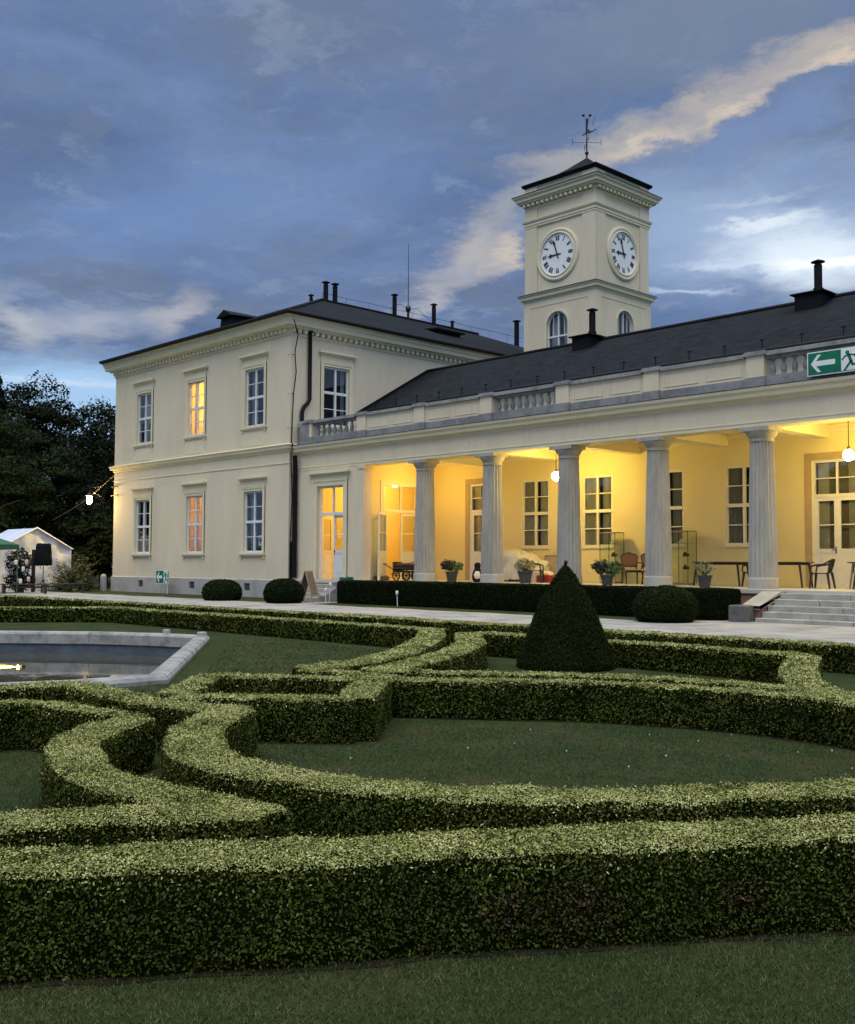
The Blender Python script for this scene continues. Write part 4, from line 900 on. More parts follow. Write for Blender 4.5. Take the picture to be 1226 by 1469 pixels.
        for i, s in enumerate(NUM):
            t = 2*math.pi*i/12; wd = {'I': .06, 'V': .13, 'X': .13}; tot = sum(wd[c] for c in s); u = -tot/2; r0, r1 = .68, .93
            for c in s:
                q = u+wd[c]/2
                if c == 'I': bar(t, q, r0, q, r1, .046)
                elif c == 'V': bar(t, q-.045, r1, q, r0, .058); bar(t, q+.045, r1, q, r0, .022)
                else: bar(t, q-.045, r1, q+.045, r0, .058); bar(t, q+.045, r1, q-.045, r0, .022)
                u += wd[c]
        m.build('numerals', 'ink', o)
        for nm, t, l, wd, d in (('hour_hand', 2*math.pi*(hh+mm/60)/12, .62, .10, .045), ('minute_hand', 2*math.pi*mm/60, .88, .07, .06)):
            m = MB(); c = lambda u, v, d: P+ax*(u*math.cos(t)+v*math.sin(t))+up*(-u*math.sin(t)+v*math.cos(t))+n*d
            sh = [(-.03, -.22), (.03, -.22), (.03, -.06), (.07, 0), (.03, .08), (wd*.45, l*.55), (wd*1.15, l*.68), (wd*.35, l*.80), (0, l), (-wd*.35, l*.80), (-wd*1.15, l*.68), (-wd*.45, l*.55), (-.03, .08), (-.07, 0), (-.03, -.06)]
            m.rings([[c(u, v, d) for u, v in sh], [c(u, v, d+.01) for u, v in sh]]); m.build(nm, 'ink', o)
    clock((-32.64, y0, 16.46), X, nY, 8, 57); clock((x1, 42.18, 16.46), Y, X, 8, 57)
tower()

# ------------------------------------------------------------------ clipped hedges
from mathutils import noise as mnoise
def catmull(P, step):
    P = [np.array(p, float) for p in P]; P = [2*P[0]-P[1]]+P+[2*P[-1]-P[-2]]; out = []
    for i in range(1, len(P)-2):
        n = max(2, int(np.linalg.norm(P[i+1]-P[i])/step))
        for k in range(n):
            t = k/n; a, b, c, d = P[i-1], P[i], P[i+1], P[i+2]
            out.append(.5*(2*b+(c-a)*t+(2*a-5*b+4*c-d)*t*t+(3*b-3*c+d-a)*t**3))
    out.append(P[-2]); return out
def scatter(V, F, cov, fac=.0034, smin=.016, smax=.2, aspect=.5, rng=RNG):
    "area-weighted leaf positions, normals and sizes on a shell; leaf size grows with distance from the garden's viewing spot"
    V = np.array(V, float); A = []
    for f in F:
        for k in range(1, len(f)-1): A.append((f[0], f[k], f[k+1]))
    A = np.array(A); a, b, c = V[A[:, 0]], V[A[:, 1]], V[A[:, 2]]; n = np.cross(b-a, c-a); ar = np.linalg.norm(n, axis=1)/2; n /= (2*ar[:, None]+1e-12)
    cen = (a+b+c)/3; dist = np.linalg.norm(cen-np.array([0, 0, 1.4]), axis=1); s = np.clip(dist*fac, smin, smax)
    N = rng.poisson(ar*cov/(s*s*.5*aspect)); idx = np.repeat(np.arange(len(A)), N); m = len(idx)
    u = rng.random(m); v = rng.random(m); w = u+v > 1; u[w] = 1-u[w]; v[w] = 1-v[w]
    pos = a[idx]+(b-a)[idx]*u[:, None]+(c-a)[idx]*v[:, None]
    return pos, n[idx], s[idx]*rng.uniform(.65, 1.35, m)
def hedge_body(m, cen, w, z0, z1, taper=1., step=.1, seed=0, rough=.011):
    c = catmull(cen, step); n = len(c); rings = []
    prof = [(-.47, 0), (-.50, .15), (-.50, .5), (-.50, .85), (-.49, .96), (-.455, 1), (-.15, 1.005), (.15, 1.005), (.455, 1), (.49, .96), (.50, .85), (.50, .5), (.50, .15), (.47, 0)]
    for i, p in enumerate(c):
        t = c[min(i+1, n-1)]-c[max(i-1, 0)]; t /= np.linalg.norm(t); nr = np.array([-t[1], t[0]])
        k = min(i, n-1-i)*step; sc = 1. if k > .06 else .90
        ring = []
        for a, h in prof:
            q = p+nr*a*w*sc; z = z0+(z1-z0)*h*(1 if k > .06 else .985)
            d = mnoise.noise(Vector((q[0]*4+seed, q[1]*4, z*5)))*rough*1.6+mnoise.noise(Vector((q[0]*13, q[1]*13+seed, z*13)))*rough
            und = mnoise.noise(Vector((q[0]*.9+seed, q[1]*.9, 3.3)))*rough*1.2
            ring.append((q[0]+nr[0]*d*np.sign(a), q[1]+nr[1]*d*np.sign(a), z+(d+und if h > .9 else 0)))
        rings.append(ring)
    m.rings(rings, True, True)
    return m
def hedge(label, runs, h=.41, z0=G, leaf='hedge_leaf', core='hedge_core', cov=1.2, group='clipped box hedges of the parterre', name='box_hedge', fac=.0024, step=.1, rust=None, cat='hedge', fresh=True):  # fresh: pale new shoots on top, with sky light painted into their colour
    "one clipped hedge, possibly of several joined runs [(centre line, width), ...]"
    allV, allF = [], []; m = MB()
    for cen, w in runs:
        b = MB(); hedge_body(b, cen, w-.02, z0, z0+h-.022, step=step, seed=len(label)); o = len(m.v); m.v += b.v; m.f += [tuple(k+o for k in f) for f in b.f]; m.uv += b.uv
    o = m.build(name, core, None, True); tag(o, label, cat, group)
    bm = bmesh.new(); bm.from_mesh(o.data); bm.verts.ensure_lookup_table()
    V = [v.co[:] for v in bm.verts]; F = [tuple(v.index for v in f.verts) for f in bm.faces]; bm.free()
    pos, nr, s = scatter(V, F, cov, fac)
    if fresh:
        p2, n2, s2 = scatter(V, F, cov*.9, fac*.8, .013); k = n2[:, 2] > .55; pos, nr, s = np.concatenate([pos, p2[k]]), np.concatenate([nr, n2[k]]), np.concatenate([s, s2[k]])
    k = pos[:, 2] > z0+.012; pos, nr, s = pos[k], nr[k], s[k]
    top = nr[:, 2] > .7
    off = RNG.normal(.0, .006, len(pos)); off += np.where(RNG.random(len(pos)) < .05, RNG.uniform(.006, .026, len(pos)), 0)*np.clip(.022/s, .3, 1)
    low = np.clip(1-(pos[:, 2]-z0)/.14, 0, 1); off += low*RNG.normal(0, .018, len(pos))
    pos = pos+nr*off[:, None]
    if rust:
        sel = np.zeros(len(pos), bool)
        for x, y, z, r in rust: sel |= (np.linalg.norm((pos-np.array([x, y, z]))*np.array([1, 1, 1.3]), axis=1) < r*RNG.uniform(.3, 1.1, len(pos)))
        sel &= (RNG.random(len(pos)) < .45)&~top
        leaf_cloud('browned_leaves', pos[sel], nr[sel], s[sel]*1.05, 'rust_leaf', o, .55, .7); pos, nr, s = pos[~sel], nr[~sel], s[~sel]
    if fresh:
        # new shoots on top and upper sides; their paleness also paints in sky light
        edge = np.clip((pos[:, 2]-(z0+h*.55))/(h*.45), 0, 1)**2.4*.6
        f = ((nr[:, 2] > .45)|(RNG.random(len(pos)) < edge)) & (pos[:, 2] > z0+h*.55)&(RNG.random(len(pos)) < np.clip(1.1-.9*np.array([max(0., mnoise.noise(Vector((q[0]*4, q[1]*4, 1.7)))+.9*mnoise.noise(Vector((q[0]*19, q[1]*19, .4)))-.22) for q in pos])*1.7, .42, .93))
        leaf_cloud('toplit_shoots', pos[f], nr[f], s[f]*.92, 'toplit_fresh_leaf', o, .42, .5); pos, nr, s = pos[~f], nr[~f], s[~f]
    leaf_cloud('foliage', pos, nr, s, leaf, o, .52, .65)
    return o
H1 = [(-6.1,-2.2),(-5.5,-.3),(-5.05,.5),(-4.29,1.77),(-3.91,2.33),(-3.62,2.76),(-3.35,3.24),(-3.0,3.73),(-2.65,4.29),(-2.24,4.9),(-1.9,5.6),(-1.45,6.8)]
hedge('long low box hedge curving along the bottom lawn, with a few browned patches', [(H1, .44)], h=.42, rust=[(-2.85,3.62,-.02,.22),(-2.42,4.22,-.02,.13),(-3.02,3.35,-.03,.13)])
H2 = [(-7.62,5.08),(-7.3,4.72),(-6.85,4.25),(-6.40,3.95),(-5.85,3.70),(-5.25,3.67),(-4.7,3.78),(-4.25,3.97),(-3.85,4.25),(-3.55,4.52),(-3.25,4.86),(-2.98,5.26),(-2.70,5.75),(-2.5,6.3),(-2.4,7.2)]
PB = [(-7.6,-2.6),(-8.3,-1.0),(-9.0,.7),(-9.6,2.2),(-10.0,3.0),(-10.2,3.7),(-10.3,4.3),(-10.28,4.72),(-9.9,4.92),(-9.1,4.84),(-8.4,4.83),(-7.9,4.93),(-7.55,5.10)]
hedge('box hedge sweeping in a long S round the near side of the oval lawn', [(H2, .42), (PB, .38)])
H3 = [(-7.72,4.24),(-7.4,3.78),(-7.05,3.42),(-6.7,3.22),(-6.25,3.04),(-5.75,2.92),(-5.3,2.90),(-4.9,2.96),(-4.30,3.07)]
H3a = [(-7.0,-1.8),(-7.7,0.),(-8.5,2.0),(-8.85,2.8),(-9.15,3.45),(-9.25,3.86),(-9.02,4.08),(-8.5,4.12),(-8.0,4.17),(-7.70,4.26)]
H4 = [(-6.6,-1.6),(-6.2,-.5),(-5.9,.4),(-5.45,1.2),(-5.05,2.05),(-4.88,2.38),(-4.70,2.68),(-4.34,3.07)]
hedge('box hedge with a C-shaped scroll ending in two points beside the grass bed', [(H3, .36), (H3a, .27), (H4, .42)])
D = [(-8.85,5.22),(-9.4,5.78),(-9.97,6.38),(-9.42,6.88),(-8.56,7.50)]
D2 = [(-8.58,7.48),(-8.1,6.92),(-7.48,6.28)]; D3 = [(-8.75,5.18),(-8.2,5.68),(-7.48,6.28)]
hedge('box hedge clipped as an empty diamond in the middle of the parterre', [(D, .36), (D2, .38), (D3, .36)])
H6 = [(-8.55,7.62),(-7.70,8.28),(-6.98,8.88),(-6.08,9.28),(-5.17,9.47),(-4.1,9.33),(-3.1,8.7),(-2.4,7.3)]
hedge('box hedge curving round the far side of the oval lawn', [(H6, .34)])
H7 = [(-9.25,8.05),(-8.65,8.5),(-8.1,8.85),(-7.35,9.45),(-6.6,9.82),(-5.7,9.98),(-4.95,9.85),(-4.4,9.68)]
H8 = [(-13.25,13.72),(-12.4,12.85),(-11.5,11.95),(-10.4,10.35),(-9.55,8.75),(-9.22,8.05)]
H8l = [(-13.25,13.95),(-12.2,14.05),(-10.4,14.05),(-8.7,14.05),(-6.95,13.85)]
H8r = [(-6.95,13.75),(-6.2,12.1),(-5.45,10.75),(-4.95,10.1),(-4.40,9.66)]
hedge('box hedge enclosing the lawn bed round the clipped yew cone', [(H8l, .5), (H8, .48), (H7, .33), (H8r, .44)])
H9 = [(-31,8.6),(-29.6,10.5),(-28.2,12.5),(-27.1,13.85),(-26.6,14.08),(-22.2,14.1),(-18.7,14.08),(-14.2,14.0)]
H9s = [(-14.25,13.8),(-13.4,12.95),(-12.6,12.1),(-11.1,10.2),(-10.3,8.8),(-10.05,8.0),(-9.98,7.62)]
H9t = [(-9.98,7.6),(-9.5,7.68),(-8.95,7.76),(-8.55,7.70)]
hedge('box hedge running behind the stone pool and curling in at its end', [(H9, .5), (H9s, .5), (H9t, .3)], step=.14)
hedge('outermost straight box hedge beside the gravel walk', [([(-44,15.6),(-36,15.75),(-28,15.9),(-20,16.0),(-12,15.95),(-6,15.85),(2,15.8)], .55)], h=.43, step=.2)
hedge('tall dark yew hedge along the foot of the porch', [([(-29.95,24.75),(-25,24.75),(-20,24.75),(-14.5,24.75)], 1.1)], h=.82, z0=0, leaf='yew_leaf', core='yew_core', name='yew_hedge', group='', fresh=False, fac=.0016, step=.25)
def soil():
    mat('soil', (.026, .021, .014), .95, .5, 9, bump=.8, bscale=40, spec=.05)
    m = MB()
    for cen, w in ((H1,.44),(H2,.42),(PB,.38),(H3,.36),(H3a,.27),(H4,.42),(D,.36),(D2,.38),(D3,.36),(H6,.34),(H7,.33),(H8,.48),(H8l,.5),(H8r,.44),(H9,.5),(H9s,.5)):
        c = catmull(cen, .12); n = len(c); rows = []
        for i, p in enumerate(c):
            t = c[min(i+1, n-1)]-c[max(i-1, 0)]; t /= np.linalg.norm(t); nr = np.array([-t[1], t[0]]); z = G+.004+.0005*(len(m.v) % 7)
            a = w/2+.035+.035*mnoise.noise(Vector((p[0]*3, p[1]*3, 0)))+.02*mnoise.noise(Vector((p[0]*11, p[1]*11, 2))); b = w/2+.035+.035*mnoise.noise(Vector((p[0]*3, p[1]*3, 9)))+.02*mnoise.noise(Vector((p[0]*11, p[1]*11, 5)))
            rows.append([(p[0]+nr[0]*a, p[1]+nr[1]*a, z), (p[0]-nr[0]*b, p[1]-nr[1]*b, z)])
        m.rings(rows, False, False, closed=False)
    tag(m.build('soil', 'soil', None), 'narrow strips of bare dark soil at the foot of the box hedges', kind='structure')
soil()
def topiary(name, label, c, prof, leaf, core='yew_core', group=None, fac=.0034, lump=.012, seg=40):
    o_ = MB(); rings = []
    for r, z in prof:
        ring = []
        for k in range(seg):
            a = 2*math.pi*k/seg; q = Vector((c[0]+r*math.cos(a), c[1]+r*math.sin(a), c[2]+z)); d = mnoise.noise(q*3.1)*lump*1.6+mnoise.noise(q*9)*lump
            ring.append((q.x+d*math.cos(a), q.y+d*math.sin(a), q.z+d*.5))
        rings.append(ring)
    o_.rings(rings); o = o_.build(name, core, None, True); tag(o, label, 'topiary', group)
    V = [v.co[:] for v in o.data.vertices]; F = [tuple(p.vertices) for p in o.data.polygons]
    pos, nr, s = scatter(V, F, 1.5, fac); k = pos[:, 2] > c[2]+.01; pos, nr, s = pos[k], nr[k], s[k]
    off = RNG.normal(.004, .010, len(pos)); pos = pos+nr*off[:, None]; leaf_cloud('foliage', pos, nr, s, leaf, o, .5, .7); return o
cone = topiary('yew_cone', 'tall clipped yew cone with a small tuft on its tip', (-10.6, 13.17, G), [(.75, 0), (.745, .1), (.67, .3), (.575, .56), (.445, .89), (.285, 1.20), (.155, 1.42), (.06, 1.55), (.005, 1.61)], 'yew_bright', fac=.0015, lump=.004)
tf = RNG.normal(0, 1, (60, 3)); tf *= (.025/np.linalg.norm(tf, axis=1))[:, None]*RNG.uniform(.3, 1.2, 60)[:, None]; tf[:, 2] *= 2; tf += np.array([-10.59, 13.16, G+1.63]); leaf_cloud('tuft', tf, RNG.normal(0, 1, (60, 3)), np.full(60, .04), 'yew_leaf', cone)
dome = lambda r, h: [(r*.78, 0), (r*.93, h*.12), (r, h*.36), (r*.97, h*.56), (r*.84, h*.77), (r*.60, h*.92), (r*.3, h*.985), (.01, h)]
topiary('ball_shrub', 'clipped round shrub before the pavilion, the one farther from the door steps', (-34.75, 22.55, 0), dome(.74, .78), 'yew_bright', group='ball shrubs beside the gravel walk', fac=.0017)
topiary('ball_shrub', 'clipped round shrub at the foot of the pavilion corner, near the sandwich board', (-31.15, 22.8, 0), dome(.71, .86), 'yew_leaf', group='ball shrubs beside the gravel walk', fac=.0017)
topiary('ball_shrub', 'clipped round shrub near the broad garden stairs', (-15.15, 22.75, 0), dome(.78, .88), 'yew_bright', group='ball shrubs beside the gravel walk', fac=.0017, lump=.03)

# ------------------------------------------------------------------ grass and clover
def inpoly(x, y, P):
    c = np.zeros(len(x), bool); n = len(P)
    for i in range(n):
        x0, y0 = P[i]; x1, y1 = P[(i+1) % n]
        k = (y0 > y) != (y1 > y); c ^= k & (x < (x1-x0)*(y-y0)/((y1-y0) if y1 != y0 else 1e-9)+x0)
    return c
def blades(regions):
    V = []; 
    for P, dens, h, w in regions:
        P = np.array(P); lo, hi = P.min(0), P.max(0); n = int((hi-lo).prod()*dens); x = RNG.uniform(lo[0], hi[0], n); y = RNG.uniform(lo[1], hi[1], n)
        k = inpoly(x, y, P); x, y = x[k], y[k]; n = len(x); a = RNG.uniform(0, 2*np.pi, n); hh = h*RNG.uniform(.5, 1.3, n); ww = w*RNG.uniform(.7, 1.3, n); l = RNG.uniform(.2, 1.7, n)*hh; b = RNG.uniform(0, 2*np.pi, n)
        v = np.empty((n, 3, 3)); v[:, 0] = np.stack([x-np.cos(a)*ww, y-np.sin(a)*ww, np.full(n, G-.003)], 1); v[:, 1] = np.stack([x+np.cos(a)*ww, y+np.sin(a)*ww, np.full(n, G-.003)], 1)
        v[:, 2] = np.stack([x+np.cos(b)*l, y+np.sin(b)*l, G+hh*.75], 1); V.append(v)
    V = np.concatenate(V); N = len(V); me = bpy.data.meshes.new('grass'); me.vertices.add(3*N); me.vertices.foreach_set('co', V.astype(np.float32).ravel())
    me.loops.add(3*N); me.loops.foreach_set('vertex_index', np.arange(3*N, dtype=np.int32)); me.polygons.add(N)
    me.polygons.foreach_set('loop_start', np.arange(0, 3*N, 3, dtype=np.int32)); me.polygons.foreach_set('loop_total', np.full(N, 3, np.int32)); me.update(calc_edges=True)
    me.materials.append(MATS['grass_blade']); o = bpy.data.objects.new('grass', me); C.objects.link(o); tag(o, 'short dark mown grass between the hedges', kind='stuff')
OVAL = [(-6.4,4.3),(-5.6,4.0),(-4.9,4.05),(-4.2,4.3),(-3.4,5.1),(-2.9,6.0),(-2.6,7.2),(-3.2,8.4),(-4.2,9.1),(-5.2,9.25),(-6.1,9.0),(-7.5,8.0),(-8.4,7.4),(-7.3,6.3),(-8.2,5.3),(-7.3,5.0)]
blades([([(-5.2,-.8),(-1.0,3.4),(-1.2,6.6),(-2.0,4.95),(-2.7,3.8),(-3.4,2.8),(-4.2,1.5),(-5.3,-.2)], 13000, .019, .0020),
        (OVAL, 2600, .020, .0030),
        ([(-9.5,1.5),(-5.4,.8),(-4.9,2.4),(-6.3,3.1),(-7.6,4.2),(-9.0,3.9)], 2000, .02, .0032),
        ([(-8.2,4.7),(-7.2,3.7),(-5.3,3.0),(-4.3,3.1),(-3.2,3.9),(-2.4,5.2),(-2.3,5.6),(-4.4,3.7),(-6.2,3.6),(-7.4,4.7)], 1500, .02, .0035),
        ([(-12.6,6.0),(-10.3,6.6),(-8.8,7.6),(-10.1,7.7),(-11.2,10.1),(-14,13.2),(-18.6,13.6),(-19,12.6),(-12.6,7.8)], 500, .035, .006)])
m = MB(); x = RNG.uniform(-7.5, -2.8, 260); y = RNG.uniform(4.2, 9.2, 260); k = inpoly(x, y, OVAL); x, y = x[k][:22], y[k][:22]
for a, b in zip(x, y): m.sphere((a, b, G+.026), random.uniform(.005, .008), 6, 4)
tag(m.build('clover_flowers', 'clover', None, True), 'tiny white clover heads scattered over the oval lawn', kind='stuff')
m = MB(); m.rings([[(-5.98, 5.02, G+.02), (-5.90, 4.98, G+.035), (-5.84, 5.05, G+.02), (-5.93, 5.09, G+.03)], [(-5.98, 5.02, G+.023), (-5.90, 4.98, G+.038), (-5.84, 5.05, G+.023), (-5.93, 5.09, G+.033)]]); tag(m.build('paper_scrap', 'clover'), 'small white scrap lying on the oval lawn', 'litter')

# ------------------------------------------------------------------ stone pool
def pool():
    cx, cy = -19, 5.5; R = thing('garden_pool', 'stone-rimmed garden pool half hidden behind the box hedges', 'pool', (cx, cy, G))
    m = MB(); n = len(POOL); ins = inset(POOL, .30)
    prof = [(0, G-.15), (-.01, G+.05), (.02, G+.095), (.07, G+.115), (.22, G+.118), (.27, G+.10), (.30, G+.06), (.30, G-.14), (.26, G-.16), (0, G-.2)]
    P = [Vector(p) for p in POOL]
    for i in range(n):
        a, b = P[i], P[(i+1) % n]; ai, bi = Vector(ins[i]), Vector(ins[(i+1) % n]); k = max(1, round((b-a).length/2.0))
        for j in range(k):
            t0, t1 = j/k+.003, (j+1)/k-.003; ring = []
            for t in (t0, t1):
                o_, i_ = a.lerp(b, t), ai.lerp(bi, t); d = (i_-o_)/.30
                ring.append([(o_.x+d.x*u, o_.y+d.y*u, z) for u, z in prof])
            m.rings(ring)
    m.build('coping', 'pool_rim', R)
    m = MB(); ww = inset(POOL, .26); m.rings([[(x, y, z) for x, y in ww] for z in (-1.2, G-.05)], False, False); m.q(*[(x, y, -1.2) for x, y in ww]); m.build('basin', 'pool_paint', R)
    mt = bpy.data.materials.new('pool_water'); mt.use_nodes = True; t = NT(mt.node_tree); b = t.n['Principled BSDF']
    b.inputs['Base Color'].default_value = rgb(.060, .062, .045); b.inputs['Roughness'].default_value = .035; b.inputs['IOR'].default_value = 1.33; b.inputs['Specular IOR Level'].default_value = .6
    bn = t.new('ShaderNodeBump'); bn.inputs['Strength'].default_value = .10; bn.inputs['Distance'].default_value = .02; t.put(bn.inputs['Height'], t.noise(t.new('ShaderNodeTexCoord').outputs['Object'], 3.2, 2, .5)); t.link(bn.outputs[0], b.inputs['Normal']); MATS['pool_water'] = mt
    m = MB(); w2 = inset(POOL, .255); m.q(*[(x, y, -.55) for x, y in w2]); o = m.build('water', 'pool_water', None); tag(o, kind='structure', label='still dark water of the pool')
    # upstands on the coping
    m = MB(); m.bbox(-20.25, -20.13, 11.68, 11.80, G, G+.20, .01); m.build('rim_block', 'stone', R); m = MB(); m.bbox(-19.1, -18.95, 11.8, 11.95, G, G+.20, .01); m.build('rim_block', 'stone', R)
    L = thing('pool_lamp', 'small floodlight glowing yellow at the pool water', 'lamp', (-19.68, 8.45, -.55))
    m = MB(); m.lathe([(.03, -.1), (.04, .0), (.04, .03), (.03, .05)], (-19.68, 8.45, -.55), 12); m.build('housing', 'iron', L)
    m = MB(); m.sphere((-19.74, 8.38, -.53), .022, 10, 8); m.build('bulb', 'pool_lamp', L, True)
    l = bpy.data.lights.new('pool_lamp_light', 'SPOT'); l.energy = 5200; l.color = (1, .62, .06); l.spot_size = rad(120); l.spot_blend = .9; l.shadow_soft_size = .04
    lo = bpy.data.objects.new('pool_lamp_light', l); C.objects.link(lo); lo.parent = L; lo.location = (-.12, -.12, .10); lo.rotation_euler = Vector((.69, .72, .50)).to_track_quat('Z', 'Y').to_euler()
pool()

# ------------------------------------------------------------------ trees
def tree(label, x, y, h, r, kind='broad', leaf='tree_leaf', n=5200, size=.34, z0=.0, seed=0, group='dark trees beyond the pavilion', name='tree', low=.08):
    rng = np.random.default_rng(seed+100); R = thing(name, label, 'tree', (x, y, z0), 0, group)
    m = MB(); m.tube([(0, 0, -.1), (.1, .05, h*.3), (0, .1, h*.5), (.05, 0, h*.72)], [r*.085+.08, r*.06+.06, r*.035+.04, .03], 8)
    for k in range(9):
        a = k*2.4; zz = h*(.25+.045*k); L = r*(.62-.04*k); m.tube([(0, 0, zz), (math.cos(a)*L*.5, math.sin(a)*L*.5, zz+h*.07), (math.cos(a)*L, math.sin(a)*L, zz+h*.10)], [.10, .06, .02], 5)
    m.build('trunk', 'bark', R, True, local=True)
    if kind == 'conifer':
        t = rng.random(n)**.75; z = h*(low+(1-low)*t); ang = rng.uniform(0, 2*np.pi, n); whorl = .55+.45*np.abs(np.sin(ang*2.5+np.floor(t*11)*1.7)); saw = 1-.45*np.mod(t*11, 1)
        rr = r*(1-t)**.8*whorl*saw*rng.uniform(.25, 1.05, n)**.6+.05; pos = np.stack([np.cos(ang)*rr, np.sin(ang)*rr, z-rr*.22], 1); nr = np.stack([np.cos(ang), np.sin(ang), np.full(n, .6)], 1)
    else:
        K = 50; c = rng.normal(0, 1, (K, 3)); c /= np.linalg.norm(c, axis=1, keepdims=True); c *= rng.uniform(.15, 1., (K, 1))**.4
        tz = (c[:, 2]+1)/2; c[:, :2] *= r*.80; c[:, 2] = h*(low+.07+(1-low-.16)*tz); lr = r*rng.uniform(.22, .42, K)
        i = rng.integers(0, K, n); d = rng.normal(0, 1, (n, 3)); d /= np.linalg.norm(d, axis=1, keepdims=True); d[:, 2] = np.abs(d[:, 2])*.8+d[:, 2]*.2
        rad_ = lr[i]*rng.uniform(.45, 1.08, n)**.5; pos = c[i]+d*rad_[:, None]*np.array([1, 1, .92]); nr = d+np.array([0, 0, .4])
    leaf_cloud('crown', pos, nr, size*rng.uniform(.5, 1.5, n), leaf, R, .55, .6, rng=rng, o0=(0, 0, 0))
    return R
T = [('dark pointed conifer rising above the other trees', -66.4, 26.2, 13.9, 3.8, 'conifer', 'tree_leaf_deep', 7500, .40),
     ('tall dark tree with an open tufted top, next to the conifer', -68.5, 29.75, 14.2, 4.3, 'broad', 'tree_leaf_deep', 7000, .36),
     ('dark rounded tree between the tufted tree and the pavilion tree', -70.8, 33.4, 13.8, 4.2, 'broad', 'tree_leaf_deep', 6500, .38),
     ('broad dark tree closest to the pavilion cornice', -70.6, 35.6, 14.4, 4.8, 'broad', 'tree_leaf_deep', 6500, .38),
     ('dark tree half hidden by the pavilion edge', -66.4, 35.6, 12.4, 3.8, 'broad', 'tree_leaf_deep', 5000, .38),
     ('leafy green tree behind the green canopy, lower than the conifer', -60.2, 23.6, 10.2, 3.9, 'broad', 'tree_leaf', 8000, .30),
     ('leafy green tree behind the white tent, middle of the front row', -64.5, 28.2, 10.0, 3.4, 'broad', 'tree_leaf', 7500, .30),
     ('dark low tree between the white tent and the pavilion', -62.4, 31.6, 9.2, 3.6, 'broad', 'tree_leaf_deep', 6500, .30)]
for i, (lb, x, y, h, r, k, lf, n, sz) in enumerate(T): tree(lb, x, y, h, r, k, lf, int(n*2.8), sz*.60, seed=i, name='conifer' if k == 'conifer' else 'tree', low=.03)
for i, (x, y, h, r) in enumerate([(-75,21,12,5),(-62,17.5,10,4.5),(-78,30,12.5,5),(-80,40,12,5),(-58,34.5,6,3.2),(-57,29.0,5,2.6)]):
    tree(['dark tree at the edge of the wood, behind the conifer','dark tree beside the green canopy, at the edge of the wood','dark tree deep in the wood behind the tufted tree','dark tree deep in the wood behind the pavilion','shadowed bushy tree close behind the pavilion end wall','shadowed bushy tree directly behind the tent'][i], x, y, h, r, 'broad', 'tree_leaf_deep', 11000, .27, seed=20+i, low=.02)
tree('top of a dark spruce showing above the wing roof ridge', -33.6, 62, 18.9, 3.4, 'broad', 'tree_leaf_deep', 9000, .30, seed=44, group='', name='spruce')
def added_wood():
    "unseen wood added opposite the house to darken what its windows mirror"
    n = 9000; t = RNG.random(n); x = -120+115*t; y = -34+6*np.sin(x*.11)+RNG.normal(0, 2.2, n)-6*((x+60)/60)**2; z = RNG.random(n)**.8*(11+2.5*np.sin(x*.35)+1.5*np.sin(x*.9))
    o = leaf_cloud('added_unseen_wood', np.stack([x, y, z], 1), np.tile([0., .8, .4], (n, 1)), RNG.uniform(.8, 1.9, n), 'added_wood_leaf', None, .7, .5); tag(o, 'unseen dark wood added opposite the house to darken window reflections', kind='stuff')
added_wood()  # leaf mass out of view, added to dim the window reflections
def bush():
    rng = np.random.default_rng(5); R = thing('spreading_bush', 'loose spreading shrub with feathery olive branches beside the pavilion corner', 'shrub', (-50.3, 24.0, -.05))
    m = MB(); pos, nr = [], []
    for k in range(230):
        a = rng.uniform(0, 2*np.pi); el = rng.uniform(.12, 1.35); L = rng.uniform(.6, 1.0)*(1.4+.65*math.sin(el)); dx = np.array([math.cos(a)*math.cos(el)*.92, math.sin(a)*math.cos(el)*.92, math.sin(el)])
        if k < 40: m.tube([(0, 0, 0), tuple(dx*L*.5+np.array([0, 0, .05])), tuple(dx*L+np.array([0, 0, -.1]))], [.02, .012, .005], 4)
        t = rng.uniform(.35, 1.08, 46); p = dx[None]*t[:, None]*L+np.array([0, 0, -.16])*(t**2)[:, None]+rng.normal(0, .055, (46, 3)); pos.append(p); nr.append(np.tile(dx*.4+np.array([0, 0, .8]), (46, 1)))
    m.build('branches', 'bark', R, local=True); pos = np.concatenate(pos); pos[:, 2] = np.abs(pos[:, 2])
    leaf_cloud('foliage', pos, np.concatenate(nr), np.full(len(pos), .11)*rng.uniform(.6, 1.4, len(pos)), 'bush_leaf', R, .4, .5, rng=rng, o0=(0, 0, 0))
bush()

